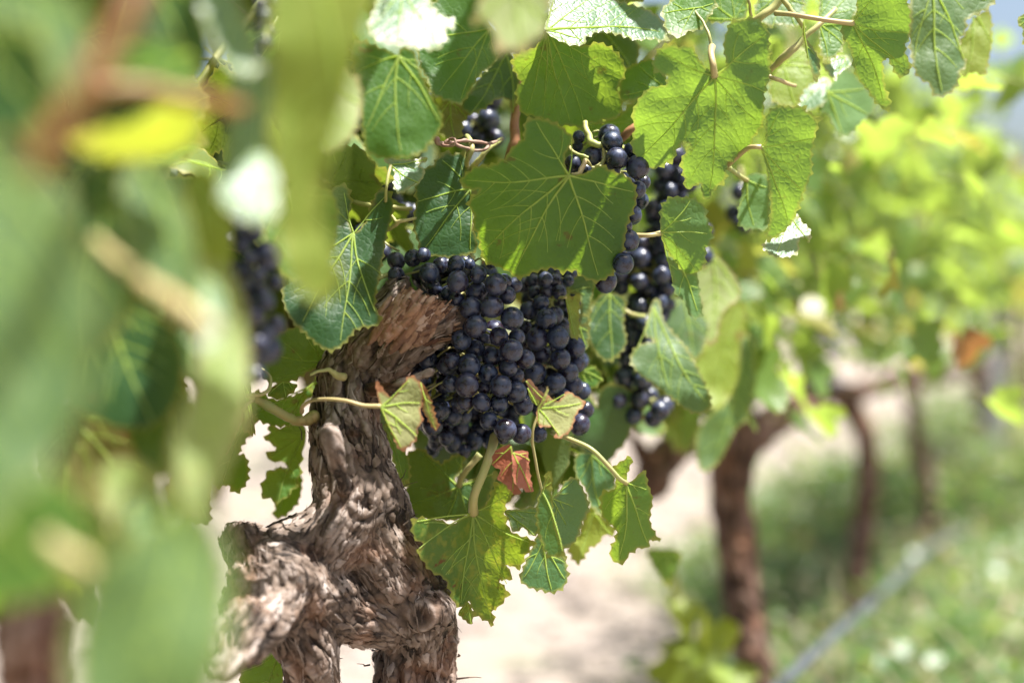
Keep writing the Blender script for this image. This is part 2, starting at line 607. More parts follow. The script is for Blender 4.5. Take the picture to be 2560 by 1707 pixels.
def blade2d(outline, c, grid, tooth=(.0062, .0016), tips=None, rs=None, secondaries=True, nprim=5):
    """outline, c in metres. returns verts, faces, edge, veind, vein polylines"""
    rs = rs or RS
    area = 0.5 * np.sum(outline[:, 0] * np.roll(outline[:, 1], -1) - outline[:, 1] * np.roll(outline[:, 0], -1))
    if area < 0:
        outline = outline[::-1]
    sm = catmull(outline, 6, True)
    per, amp = tooth
    if amp > 0:
        rp = resample(sm, per / 4)
        nrm = np.roll(rp, -1, 0) - np.roll(rp, 1, 0)
        nrm = np.stack([nrm[:, 1], -nrm[:, 0]], 1)
        nrm /= np.linalg.norm(nrm, axis=1)[:, None] + 1e-12
        k = np.arange(len(rp)) % 4
        jit = np.repeat(rs.uniform(.35, 1.35, len(rp) // 4 + 1), 4)[:len(rp)]
        prof = np.array([-.35, .25, 1.0, .15])[k]
        away = np.clip(np.linalg.norm(rp - c, axis=1) / (per * 3), 0, 1)
        rp = rp + nrm * (prof * jit * amp * away)[:, None]
    else:
        rp = resample(sm, grid)
    lo, hi = rp.min(0), rp.max(0)
    xs = np.arange(lo[0], hi[0], grid)
    ys = np.arange(lo[1], hi[1], grid * .87)
    gx, gy = np.meshgrid(xs, ys)
    gx = gx + (np.arange(len(ys)) % 2)[:, None] * grid * .5
    gp = np.stack([gx.ravel(), gy.ravel()], 1) + rs.uniform(-.12, .12, (gx.size, 2)) * grid
    gp = gp[pip(rp, gp)]
    if len(gp):
        dd = seg_dist(gp, rp, np.roll(rp, -1, 0))
        gp = gp[dd > grid * .45]
    allp = [Vector((float(a), float(b))) for a, b in np.vstack([rp, gp])]
    res = delaunay_2d_cdt(allp, [], [list(range(len(rp)))], 1, 1e-7)
    V = np.array([[v.x, v.y] for v in res[0]])
    Fc = res[2]
    edge = seg_dist(V, rp, np.roll(rp, -1, 0))
    # veins
    if tips is None:
        d = rp - c
        ang = np.arctan2(d[:, 1], d[:, 0])
        rad = np.linalg.norm(d, axis=1)
        cand = []
        order = np.argsort(-rad)
        for i in order:
            if rad[i] < .35 * rad[order[0]]:
                break
            if all(abs((ang[i] - ang[j] + math.pi) % (2 * math.pi) - math.pi) > .62 for j in cand):
                mid = np.array([c + d[i] * f for f in (.2, .4, .6, .8, .92)])
                if pip(rp, mid).all():
                    cand.append(i)
            if len(cand) >= nprim:
                break
        tips = [rp[i] for i in cand]
    polys = []
    scale = max(np.linalg.norm(np.asarray(t) - c) for t in tips) if len(tips) else .05
    for t in tips:
        t = np.asarray(t, float)
        d = t - c
        L = np.linalg.norm(d)
        if L < 1e-5:
            continue
        u = d / L
        w = np.array([-u[1], u[0]])
        b = rs.uniform(-.05, .05) * L
        n = 9
        tt = np.linspace(0, .965, n)
        pl = c + u * (tt * L)[:, None] + w * (np.sin(tt * math.pi) * b + np.sin(tt * 9 + rs.uniform(0, 6)) * .006 * L)[:, None]
        polys.append((pl, .00074 * (L / .06) ** .5, .00026))
        if secondaries:
            k = max(3, int(L / .0135))
            for j in range(1, k):
                f = (j + rs.uniform(-.25, .25)) / k * .9 + .05
                for sgn in (-1, 1):
                    st = c + u * f * .965 * L + w * (np.sin(f * .965 * math.pi) * b)
                    ln = L * .55 * (1 - f * .75) * rs.uniform(.85, 1.1)
                    a0 = rs.uniform(.75, .95) * sgn
                    q = [st]
                    dirv = u * math.cos(a0) + w * math.sin(a0)
                    for z in range(8):
                        q.append(q[-1] + dirv * ln / 8)
                        ca, sa = math.cos(-.055 * sgn), math.sin(-.055 * sgn)
                        dirv = np.array([dirv[0] * ca - dirv[1] * sa, dirv[0] * sa + dirv[1] * ca])
                    q = np.array(q)
                    ok = pip(rp, q)
                    # stay on the own side of other main veins
                    m_ = 0
                    for z in range(1, len(q)):
                        if not ok[z]:
                            break
                        if len(polys) > 1:
                            o_ = [p for p in polys[:-1] if p[1] > .0003]
                            if o_:
                                A = np.vstack([p[0][:-1] for p in o_])
                                B = np.vstack([p[0][1:] for p in o_])
                                if z > 1 and seg_dist(q[z:z + 1], A, B)[0] < .0035:
                                    break
                        m_ = z
                    if m_ >= 3:
                        polys.append((q[:m_ + 1], .00029, .00015))
    if polys:
        A = np.vstack([p[0][:-1] for p in polys])
        B = np.vstack([p[0][1:] for p in polys])
        vd = seg_dist(V, A, B)
    else:
        vd = np.full(len(V), .01)
    return V, Fc, edge, vd, polys, rp


HERO_N = [0]


def make_leaf(parent, fr, pts, c, d, mat='green', tilt=(0, 0), quad=(0, 0, 0), fold=0.0, fold_dir=None, wav=.0032, grid=.0042,
              tooth=(.0062, .0016), tips=None, veins=True, label=None, extra=None, pet=None, pet_r=.0011, pet_mat='petiole', nprim=5, cut=None):
    """a leaf whose outline was traced in the photograph, built at its own distance and size, with relief, folds and veins"""
    HERO_N[0] += 1
    rs = np.random.RandomState(100 + HERO_N[0])
    acc = Acc()
    panels = [(fr, pts, c, d, tilt, quad, fold, fold_dir, tips)] + (extra or [])
    origin = None
    for (fr_, pts_, c_, d_, tilt_, quad_, fold_, fdir_, tips_) in panels:
        o = F(fr_, pts_)
        cc = F(fr_, [c_])[0]
        k = d_ / FPX
        o2 = np.stack([(o[:, 0] - cc[0]) * k, -(o[:, 1] - cc[1]) * k], 1)
        tp = None
        if tips_ is not None:
            tt = F(fr_, tips_)
            tp = np.stack([(tt[:, 0] - cc[0]) * k, -(tt[:, 1] - cc[1]) * k], 1)
        V, Fc, edge, vd, polys, rp = blade2d(o2, np.zeros(2), grid, tooth, tp, rs, veins, nprim)
        if fdir_ is not None:
            ff = F(fr_, [fdir_])[0]
            fd = np.array([(ff[0] - cc[0]), -(ff[1] - cc[1])])
            fd /= np.linalg.norm(fd)
        else:
            fd = np.array([0, -1.0])
        sd = rs.uniform(0, 50, 3)

        def mp(q, vdist=None, lift=0.0):
            q = np.asarray(q)
            x, y = q[:, 0], q[:, 1]
            z = tilt_[0] * x + tilt_[1] * y + quad_[0] * x * x + quad_[1] * x * y + quad_[2] * y * y
            s = x * (-fd[1]) + y * fd[0]
            z = z + fold_ * (np.sqrt(s * s + 9e-6) - .003)
            q3 = np.stack([x * 30 + sd[0], y * 30 + sd[1], 0 * x + sd[2]], 1)
            z = z + wav * fbm(q3, 3, 5)
            if vdist is not None:
                z = z - np.clip(vdist / .006, 0, 1) * .0012
            return P(x / k + cc[0], cc[1] - y / k, d_ + z + lift)
        W = mp(V, vd)
        # let the normals face the camera
        f0 = Fc[len(Fc) // 2]
        nrm = np.zeros(3)
        for f in Fc[::7]:
            a, b, e_ = W[f[0]], W[f[1]], W[f[2]]
            nrm += np.cross(b - a, e_ - a)
        if np.dot(nrm, W.mean(0) - np.array([0, 0, CAM_H])) > 0:
            Fc = [tuple(reversed(f)) for f in Fc]
        acc.add(W, Fc, 0, edge=edge, vein=vd)
        for (pl, r0, r1) in polys:
            pp = mp(pl, np.zeros(len(pl)), -.0007)
            tv, tf = tube(pp, np.linspace(r0, r1, len(pp)), 5, False)
            acc.add(tv, tf, 1, edge=.01, vein=0)
        if origin is None:
            origin = mp(np.zeros((1, 2)), np.zeros(1))[0]
    o = acc.build('leaf', [M[mat], M['vein']], parent=parent, origin=origin)
    if label:
        o['label'] = label
    if pet is not None:
        fp, pp = pet
        a = np.array([list(F(fp, [q[:2]])[0]) + [q[2]] for q in pp])
        a = catmull(a, 6)
        w = P(a[:, 0], a[:, 1], a[:, 2])
        n = len(w)
        tv, tf = tube(w, pet_r * (1 + .25 * np.abs(np.linspace(-1, 1, n)) ** 3), 8)
        mesh_obj('petiole', tv, tf, M[pet_mat], parent=o, origin=w[0])
    return o


def stem(name, parent, fr, pts, rpx, mat, seg=10, lump=0.0, label=None):
    """a cane, shoot or tendril along traced points (x, y, depth)"""
    a = np.array([list(F(fr, [q[:2]])[0]) + [q[2]] for q in pts])
    a = catmull(a, 8)
    w = P(a[:, 0], a[:, 1], a[:, 2])
    n = len(w)
    r = np.interp(np.linspace(0, 1, n), np.linspace(0, 1, len(rpx)), rpx) / FR[fr][2] / FPX * a[:, 2]
    r = r * (1 + lump * noise(np.stack([np.linspace(0, n / 5, n)] * 3, 1) + 3.3, 3))
    w = w + (r * .35)[:, None] * np.stack([noise(np.stack([np.linspace(0, n / 7, n) + k * 9] * 3, 1), 8) for k in range(3)], 1)
    tv, tf = tube(w, r, seg)
    o = mesh_obj(name, tv, tf, M[mat], parent=parent, origin=w[0])
    if label:
        o['label'] = label
    return o


# ------------------------------------------------------------------ trunk builder
def chain_local(Vp, pts, rad):
    """nearest point on a polyline: arc length, local offsets, distance to its surface"""
    T, N, B = frames(pts)
    seglen = np.linalg.norm(np.diff(pts, axis=0), axis=1)
    S = np.r_[0, np.cumsum(seglen)]
    best = np.full(len(Vp), 1e9)
    s = np.zeros(len(Vp))
    a = np.zeros(len(Vp))
    b = np.zeros(len(Vp))
    tg = np.zeros((len(Vp), 3))
    for i in range(len(pts) - 1):
        d = pts[i + 1] - pts[i]
        t = np.clip(((Vp - pts[i]) @ d) / (d @ d), 0, 1)
        q = pts[i] + d * t[:, None]
        r = rad[i] * (1 - t) + rad[i + 1] * t
        off = Vp - q
        ds = np.linalg.norm(off, axis=1) - r
        m = ds < best
        best[m] = ds[m]
        s[m] = (S[i] + seglen[i] * t)[m]
        n_ = N[i][None] * (1 - t)[:, None] + N[i + 1][None] * t[:, None]
        b_ = B[i][None] * (1 - t)[:, None] + B[i + 1][None] * t[:, None]
        a[m] = (off * n_).sum(1)[m]
        b[m] = (off * b_).sum(1)[m]
        tg[m] = T[i]
    return best, s, a, b, tg


def ico():
    import bmesh
    bm = bmesh.new()
    bmesh.ops.create_icosphere(bm, subdivisions=2, radius=1)
    V = np.array([v.co[:] for v in bm.verts])
    Fc = [[v.index for v in f.verts] for f in bm.faces]
    bm.free()
    return V, Fc


ICO = ico()


def trunk(name, parent, chains, voxel, mat, amp=1.0, flakes=0, seed=1, knots=(), fine=1.0, flake_scale=1.0):
    """chains: lists of world (x,y,z,r). One fused body with bark relief running along each limb."""
    acc = Acc()
    dense = []
    for ch in chains:
        a = catmull(np.array(ch), 7)
        a[:, 3] = np.maximum(a[:, 3], .002)
        dense.append(a)
        for q in a:
            acc.add(ICO[0] * q[3] + q[:3], ICO[1])
    tmp = acc.build('trunk_tmp', M[mat])
    md = tmp.modifiers.new('r', 'REMESH')
    md.mode = 'VOXEL'
    md.voxel_size = voxel
    sm = tmp.modifiers.new('s', 'SMOOTH')
    sm.iterations = 6
    sm.factor = .6
    dg = bpy.context.evaluated_depsgraph_get()
    ev = tmp.evaluated_get(dg)
    me = ev.to_mesh()
    nv = len(me.vertices)
    V = np.zeros(nv * 3)
    me.vertices.foreach_get('co', V)
    V = V.reshape(-1, 3)
    Nn = np.zeros(nv * 3)
    me.vertices.foreach_get('normal', Nn)
    Nn = Nn.reshape(-1, 3)
    Fc = [tuple(p.vertices) for p in me.polygons]
    ev.to_mesh_clear()
    bpy.data.objects.remove(tmp)
    H = np.zeros(nv)
    W = np.zeros(nv)
    TG = np.zeros((nv, 3))
    warp = np.stack([fbm(V * 28 + 7 * k, 2, 40 + k) for k in range(3)], 1)
    for ci, a in enumerate(dense):
        ds, s, la, lb, tg = chain_local(V, a[:, :3], a[:, 3])
        w = np.exp(-np.maximum(ds, -.004) / .008)
        th = s * 9.0
        ra = la * np.cos(th) - lb * np.sin(th)
        rb = la * np.sin(th) + lb * np.cos(th)
        q = np.stack([ra + warp[:, 0] * .006, rb + warp[:, 1] * .006, s * .16 + warp[:, 2] * .003], 1) + ci * .37
        r1 = 2.3 * np.minimum(np.abs(noise(q * 90, seed)), .42) ** .6 - 1
        r2 = 2.3 * np.minimum(np.abs(noise(q * 210, seed + 3)), .42) ** .6 - 1
        r3 = noise(q * 480, seed + 5)
        # plates breaking across the grain
        br = np.clip(noise(np.stack([ra * 60, rb * 60, s * 55], 1) + ci, seed + 9) * 1.6, -1, 1)
        h = .62 * r1 + .36 * r2 + .14 * r3 + .34 * br
        H += w * h
        TG += w[:, None] * tg * np.sign(tg @ np.array([.1, .2, 1.0]))[:, None]
        W += w
    H /= W + 1e-9
    TG /= np.linalg.norm(TG, axis=1)[:, None] + 1e-9
    lumps = fbm(V * 26, 3, seed + 20)
    kn = np.zeros(nv)
    for (kx, kr, ka) in knots:
        dk = np.linalg.norm(V - np.asarray(kx), axis=1) / kr
        m = dk < 1.6
        ringy = np.cos(dk * 13 + 1.5 * warp[:, 0]) * np.clip(1.3 - dk, 0, 1)
        H = np.where(m, H * np.clip(dk - .2, .45, 1) + ringy * .38, H)
        kn += ka * np.exp(-dk ** 2 * 2)
    V2 = V + Nn * ((H * .0052 * fine + lumps * .0042) * amp + kn)[:, None]
    out = Acc()
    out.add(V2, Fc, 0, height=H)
    if flakes:
        rs = np.random.RandomState(seed)
        bv = BVHTree.FromPolygons([Vector(v) for v in V2.tolist()], Fc)
        idx = rs.randint(0, nv, flakes)
        for i in idx:
            p, n, t = V2[i], Nn[i], TG[i]
            t = t - n * (t @ n)
            if np.linalg.norm(t) < .1:
                continue
            t /= np.linalg.norm(t)
            side0 = np.cross(n, t)
            t = t + side0 * rs.normal(0, .16)
            t /= np.linalg.norm(t)
            plate = rs.rand() < .45
            if plate:
                L = rs.uniform(.006, .019) * flake_scale
                wd = rs.uniform(.0012, .0034) * flake_scale
            else:
                L = rs.uniform(.008, .026) * flake_scale
                wd = rs.uniform(.0003, .0011) * flake_scale
            lift = rs.uniform(.0002, .0013) * flake_scale if rs.rand() < .992 else rs.uniform(.002, .005)
            k = 6
            rows = []
            cur = p.copy()
            for j in range(k):
                hit = bv.find_nearest(Vector(cur))
                if hit[0] is not None:
                    hp, hn = np.array(hit[0]), np.array(hit[1])
                else:
                    hp, hn = cur, n
                f = j / (k - 1)
                e = abs(2 * f - 1) ** 2.2 if rs.rand() < 2 else f
                up = hn * (.0006 + lift * (e if j > k / 2 else e * .3))
                sd_ = np.cross(hn, t)
                wj = wd * (1 - .8 * abs(2 * f - 1) ** 3) * (1 + .25 * rs.uniform(-1, 1))
                rows.append([hp + up - sd_ * wj, hp + up + hn * wj * .5, hp + up + sd_ * wj * .9 - hn * wj * .2])
                cur = hp + t * (L / k) + sd_ * rs.normal(0, .0005)
            rv = np.array(rows).reshape(-1, 3)
            rf = []
            for j in range(k - 1):
                for q_ in range(2):
                    b0 = j * 3 + q_
                    rf.append((b0, b0 + 1, b0 + 4, b0 + 3))
            out.add(rv, rf, 0, height=H[i] * .7 + rs.normal(.12 if plate else 0, .20 if plate else .34))
    o = out.build(name, [M[mat]], parent=parent, origin=WORLD_POS[parent.name])
    return o


def PX(fr, lst):
    """(x, y, depth, radius px) in a traced frame -> world (x,y,z,r)"""
    out = []
    for (x, y, d, r) in lst:
        ox, oy, s = FR[fr]
        w = P(ox + x / s, oy + y / s, np.float64(d))
        out.append((*w, r / s / FPX * d))
    return out


# ------------------------------------------------------------------ generic leaf templates
HALF = [(.0, .0), (.07, .17), (.20, .32), (.40, .33), (.58, .20), (.64, .03), (.80, -.08), (.86, -.30), (.72, -.47), (.52, -.50),
        (.47, -.60), (.42, -.80), (.22, -.96), (.0, -1.07)]


def template(seed, grid, mat, lobed=1.0, veins=True, tooth=(.0075, .0018), R0=.062):
    rs = np.random.RandomState(seed)
    h = np.array(HALF)
    full = np.vstack([h, (h[1:-1] * [-1, 1])[::-1]])
    ang = np.arctan2(full[:, 1], full[:, 0])
    full = full * (1 + rs.uniform(-.09, .09, (len(full), 1)))
    full[0] = 0
    o = full * R0
    c = np.array([0, -.03 * R0])
    V, Fc, edge, vd, polys, rp = blade2d(o, c, grid, tooth, None if veins else [o[13], o[8], o[3], o[-8], o[-3]], rs, veins)
    sd = rs.uniform(0, 50, 3)
    fold = rs.uniform(-.15, .45)
    cup = rs.uniform(-3.0, 5.5)
    bend = rs.uniform(-1, 7.0)

    def mp(q, vdist):
        x, y = q[:, 0], q[:, 1]
        z = fold * np.abs(x) + cup * (x * x) - bend * y * y
        z = z + .0045 * fbm(np.stack([x * 26 + sd[0], y * 26 + sd[1], 0 * x], 1), 3, 5)
        z = z - np.clip(vdist / .005, 0, 1) * .0005
        return np.stack([x, y, z], 1)
    acc = Acc()
    f0 = Fc[0]
    W = mp(V, vd)
    n = np.cross(W[f0[1]] - W[f0[0]], W[f0[2]] - W[f0[0]])
    if n[2] < 0:
        Fc = [tuple(reversed(f)) for f in Fc]
    acc.add(W, Fc, 0, edge=edge, vein=vd)
    if veins:
        for (pl, r0, r1) in polys:
            tv, tf = tube(mp(pl, np.zeros(len(pl))), np.linspace(r0, r1, len(pl)), 4, False)
            acc.add(tv, tf, 1, edge=.01, vein=0)
    # petiole
    pv = catmull(np.array([[0, 0, 0], [0, .25 * R0, -.12 * R0], [rs.uniform(-.1, .1) * R0, .7 * R0, -.5 * R0]]), 4)
    tv, tf = tube(pv, .0011, 5)
    acc.add(tv, tf, 2, edge=.01, vein=0)
    V = np.concatenate(acc.V)
    at = {k: np.concatenate(v) for k, v in acc.A.items()}
    return dict(V=V, F=acc.F, M=acc.M, A=at, mats=[M[mat], M['vein'], M['petiole']])


TPL_FINE = [template(300 + i, .006, 'inner_shade') for i in range(7)]
TPL_IN = [template(400 + i, .014, 'inner_shade', veins=False, tooth=(.012, .0022)) for i in range(8)]
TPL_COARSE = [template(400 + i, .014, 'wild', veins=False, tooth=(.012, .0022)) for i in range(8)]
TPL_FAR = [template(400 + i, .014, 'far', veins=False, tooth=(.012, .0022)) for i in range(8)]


def tpl_mesh(t, nm='leaf'):
    me = bpy.data.meshes.new(nm)
    me.from_pydata(t['V'].tolist(), [], t['F'])
    for m in t['mats']:
        me.materials.append(m)
    me.polygons.foreach_set('material_index', np.asarray(t['M'], np.int32))
    me.polygons.foreach_set('use_smooth', [True] * len(me.polygons))
    for k, a in t['A'].items():
        at = me.attributes.new(k, 'FLOAT', 'POINT')
        at.data.foreach_set('value', np.asarray(a, np.float32))
    me.update()
    return me


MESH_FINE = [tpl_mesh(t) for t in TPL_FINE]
MESH_COARSE = [tpl_mesh(t) for t in TPL_COARSE]
MESH_FAR = [tpl_mesh(t) for t in TPL_FAR]


def leaf_rot(nrm, tip):
    z = np.asarray(nrm, float)
    z /= np.linalg.norm(z)
    y = -np.asarray(tip, float)
    y = y - z * (y @ z)
    if np.linalg.norm(y) < 1e-3:
        y = np.cross(z, [1, 0, 0])
    y /= np.linalg.norm(y)
    x = np.cross(y, z)
    return np.stack([x, y, z], 1)


def leaf_inst(parent, pos, nrm, tip, scale, fine=True, i=None, mat=None):
    ms = MESH_FINE if fine is True else (MESH_FAR if fine == 'far' else MESH_COARSE)
    me = ms[random.randrange(len(ms)) if i is None else i]
    o = bpy.data.objects.new('leaf', me)
    COL.objects.link(o)
    o.parent = parent
    o.location = (np.asarray(pos) - WORLD_POS[parent.name]).tolist()
    o.rotation_euler = Matrix(leaf_rot(nrm, tip).tolist()).to_euler()
    o.scale = (scale,) * 3
    if mat:
        o.material_slots[0].link = 'OBJECT'
        o.material_slots[0].material = M[mat]
    return o


def rand_leaf(rs, out_dir, up=.7, spread=.55):
    n = np.asarray(out_dir) * .75 + np.array([0, 0, up]) + rs.normal(0, spread, 3)
    t = np.array([0, 0, -1.0]) + np.asarray(out_dir) * .4 + rs.normal(0, .35, 3)
    return n, t


def leaf_mass(name, parent, items, tpls):
    """many leaves as one mesh: items = (pos, nrm, tip, scale)"""
    V, Fc, Mi, n = [], [], [], 0
    E, Q = [], []
    for k, (p, nr, tp, s) in enumerate(items):
        t = tpls[k % len(tpls)]
        V.append((t['V'] * s) @ leaf_rot(nr, tp).T + np.asarray(p))
        Fc += [tuple(i + n for i in f) for f in t['F']]
        Mi += t['M']
        E.append(t['A']['edge'])
        Q.append(t['A']['vein'])
        n += len(t['V'])
    o = mesh_obj(name, np.concatenate(V), Fc, tpls[0]['mats'], Mi, parent=parent, origin=WORLD_POS[parent.name],
                 attrs={'edge': np.concatenate(E), 'vein': np.concatenate(Q)})
    o['kind'] = 'stuff'
    return o


# ------------------------------------------------------------------ grapes
def grape_mesh():
    import bmesh
    bm = bmesh.new()
    bmesh.ops.create_uvsphere(bm, u_segments=28, v_segments=18, radius=1)
    V = np.array([v.co[:] for v in bm.verts])
    Fc = [[v.index for v in f.verts] for f in bm.faces]
    bm.free()
    V[:, 2] *= 1.03
    z = V[:, 2]
    dimple = np.exp(-((1.03 - z) / .05) ** 2) * (z > 0)
    V *= (1 - .05 * dimple)[:, None]
    V = V * (1 + .012 * fbm(V * 1.3, 2, 3))[:, None]
    ac = Acc()
    ac.add(V, Fc)
    # blossom scar
    th = np.arange(8) / 8 * 2 * math.pi
    ring = np.stack([np.cos(th) * .05, np.sin(th) * .05, np.full(8, -1.028)], 1)
    ac.add(ring, [tuple(range(8))[::-1]], 1)
    me = bpy.data.meshes.new('grape')
    me.from_pydata(np.concatenate(ac.V).tolist(), [], ac.F)
    me.materials.append(M['grape'])
    me.materials.append(M['tendril_dry'])
    me.polygons.foreach_set('material_index', ac.M)
    me.polygons.foreach_set('use_smooth', [True] * len(me.polygons))
    return me


GRAPE = grape_mesh()


def bunch(parent, grapes, label, axis_top=None, fill=None, seed=0, back=.016):
    """grapes: world (x,y,z,r), placed one by one; a branching stalk behind them carries them"""
    rs = np.random.RandomState(seed)
    g = [np.array(q, float) for q in grapes]
    view = np.array([0, 1.0, -.04])
    # settle overlaps by pushing the later one back
    for it in range(60):
        moved = False
        for i in range(len(g)):
            for j in range(i + 1, len(g)):
                dv = g[j][:3] - g[i][:3]
                dist = np.linalg.norm(dv)
                need = (g[i][3] + g[j][3]) * .97
                if dist < need:
                    push = (need - dist) * .6 + .0002
                    k = j if dv[1] >= 0 else i
                    g[k][1] += push
                    moved = True
        if not moved:
            break
    if fill:
        cx, ax, n, rr = fill
        for _ in range(n * 40):
            if n <= 0:
                break
            u = rs.normal(0, 1, 3)
            u /= np.linalg.norm(u)
            k = rs.randint(len(cx))
            q = np.array(cx[k]) + u * np.array(ax[k]) * rs.uniform(.3, 1) ** .5
            r = rr * rs.uniform(.82, 1.08)
            if all(np.linalg.norm(q - o[:3]) > (r + o[3]) * .93 for o in g):
                g.append(np.array([*q, r]))
                n -= 1
    A = np.array([q[:3] for q in g])
    top = np.array(axis_top) if axis_top is not None else A[np.argmax(A[:, 2])] + np.array([0, .02, .02])
    low = A[A[:, 2].argsort()[:3]].mean(0) + np.array([0, back, .01])
    mid = A.mean(0) + np.array([0, back, 0])
    spine = catmull(np.array([top, (top + mid) / 2 + rs.normal(0, .003, 3), mid, low]), 8)
    ac = Acc()
    tv, tf = tube(spine, np.linspace(.0026, .0011, len(spine)), 7)
    ac.add(tv, tf)
    for q in g:
        d = np.linalg.norm(spine - q[:3], axis=1) + .6 * np.maximum(0, q[2] - spine[:, 2])
        s = spine[np.argmin(d)]
        e = q[:3] + (s - q[:3]) / (np.linalg.norm(s - q[:3]) + 1e-9) * q[3] * .9
        m_ = (s + e) / 2 + np.array([0, 0, .004])
        tv, tf = tube(catmull(np.array([s, m_, e]), 3), .0008, 5)
        ac.add(tv, tf)
    o = ac.build('grape_bunch', [M['petiole']], parent=parent, origin=top)
    if label:
        o['label'] = label
    for q in g:
        go = bpy.data.objects.new('grape', GRAPE)
        COL.objects.link(go)
        go.parent = o
        go.location = (q[:3] - top).tolist()
        s = q[3]
        go.scale = (s * rs.uniform(.97, 1.02), s * rs.uniform(.97, 1.02), s * rs.uniform(.98, 1.06))
        go.rotation_euler = (rs.normal(0, .5), rs.normal(0, .5), rs.uniform(0, 6.3))
    return o


def gp(fr, lst, d0, bulge=None):
    """traced grapes (x, y, r) -> world; depth follows a rounded bunch"""
    ox, oy, s = FR[fr]
    out = []
    xs = np.array([[ox + a / s, oy + b / s, c / s] for a, b, c in lst])
    mx, my = np.median(xs[:, 0]), np.median(xs[:, 1])
    sx = max(30, np.abs(xs[:, 0] - mx).max())
    for (x, y, r) in xs:
        dd = d0 + .03 * ((x - mx) / sx) ** 2 + (bulge(x, y) if bulge else 0) - .0012 * (r - 24)
        w = P(x, y, np.float64(dd))
        out.append((*w, r / FPX * dd))
    return out

# ================================================================== THE SETTING
def build_ground():
    n = 90
    xs = np.sign(np.linspace(-1, 1, n)) * np.abs(np.linspace(-1, 1, n)) ** 3 * 300
    gx, gy = np.meshgrid(xs, xs + 0)
    z = .02 * fbm(np.stack([gx * .8, gy * .8, 0 * gx], -1), 3, 2) * (np.abs(gx) < 40)
    V = np.stack([gx, gy + 5, z], -1).reshape(-1, 3)
    Fc = [(i * n + j, i * n + j + 1, (i + 1) * n + j + 1, (i + 1) * n + j) for i in range(n - 1) for j in range(n - 1)]
    o = mesh_obj('ground', V, Fc, M['soil'])
    o['kind'] = 'structure'


build_ground()

# ================================================================== THE VINE IN FOCUS
base = R(0, 0, 0)
vine = empty('grapevine', base, 'gnarled old grapevine in sharp focus with dark blue grape bunches and a twisted peeling trunk', 'grapevine', 'grapevines standing in the vineyard row')

S_ = 'S'
FR['S'] = (0, 0, 1.0)
chains = [
    PX('S', [(1010, 2200, 1.03, 100), (1015, 1900, 1.03, 100), (1030, 1740, 1.02, 104), (1045, 1640, 1.02, 104), (1052, 1560, 1.01, 102), (1010, 1470, 1.0, 112), (955, 1390, .995, 118)]),
    PX('S', [(975, 1420, .99, 112), (920, 1330, .985, 118), (885, 1250, .98, 112), (868, 1160, .985, 98), (860, 1070, 1.0, 92), (868, 990, 1.01, 86), (900, 915, 1.015, 82), (945, 860, 1.01, 76)]),
    PX('S', [(930, 880, 1.01, 78), (975, 840, 1.0, 82), (1030, 815, .995, 78), (1085, 800, .99, 62), (1110, 800, .99, 50)]),
    PX('S', [(975, 835, 1.005, 66), (975, 780, 1.005, 50), (985, 740, 1.005, 34), (1000, 720, 1.005, 26)]),
    PX('S', [(1070, 830, .99, 40), (1110, 790, .985, 30), (1130, 765, .985, 16)]),
    PX('S', [(880, 1290, .975, 105), (790, 1370, .965, 110), (700, 1400, .955, 100), (640, 1390, .95, 72), (595, 1345, .95, 40), (578, 1320, .95, 16)]),
    PX('S', [(700, 1450, .93, 105), (790, 1490, .96, 98), (880, 1520, .98, 84), (960, 1530, .995, 88)]),
    PX('S', [(690, 1440, .94, 95), (735, 1540, .95, 92), (770, 1630, .96, 80), (778, 1760, .97, 74), (800, 2200, .99, 70)]),
    PX('S', [(760, 1445, .955, 98), (700, 1485, .93, 94), (645, 1540, .895, 80), (600, 1590, .865, 62), (572, 1640, .845, 42), (560, 1675, .83, 20)]),
    PX('S', [(1060, 1560, 1.0, 84), (1075, 1520, .985, 60)]),
    PX('S', [(625, 1350, .945, 50), (606, 1430, .93, 44), (600, 1510, .90, 52)]),
    PX('S', [(660, 1380, .95, 60), (655, 1440, .935, 78), (665, 1500, .92, 84)]),
]
knots = [(P(1050, 1545, .965), .022, .0040), (P(905, 1262, .955), .017, .0030), (P(930, 1215, .95), .012, .002), (P(745, 1495, .925), .012, -.004)]
tk = trunk('trunk', vine, chains, .0012, 'bark', amp=1.0, flakes=4200, seed=3, knots=knots, fine=1.0)

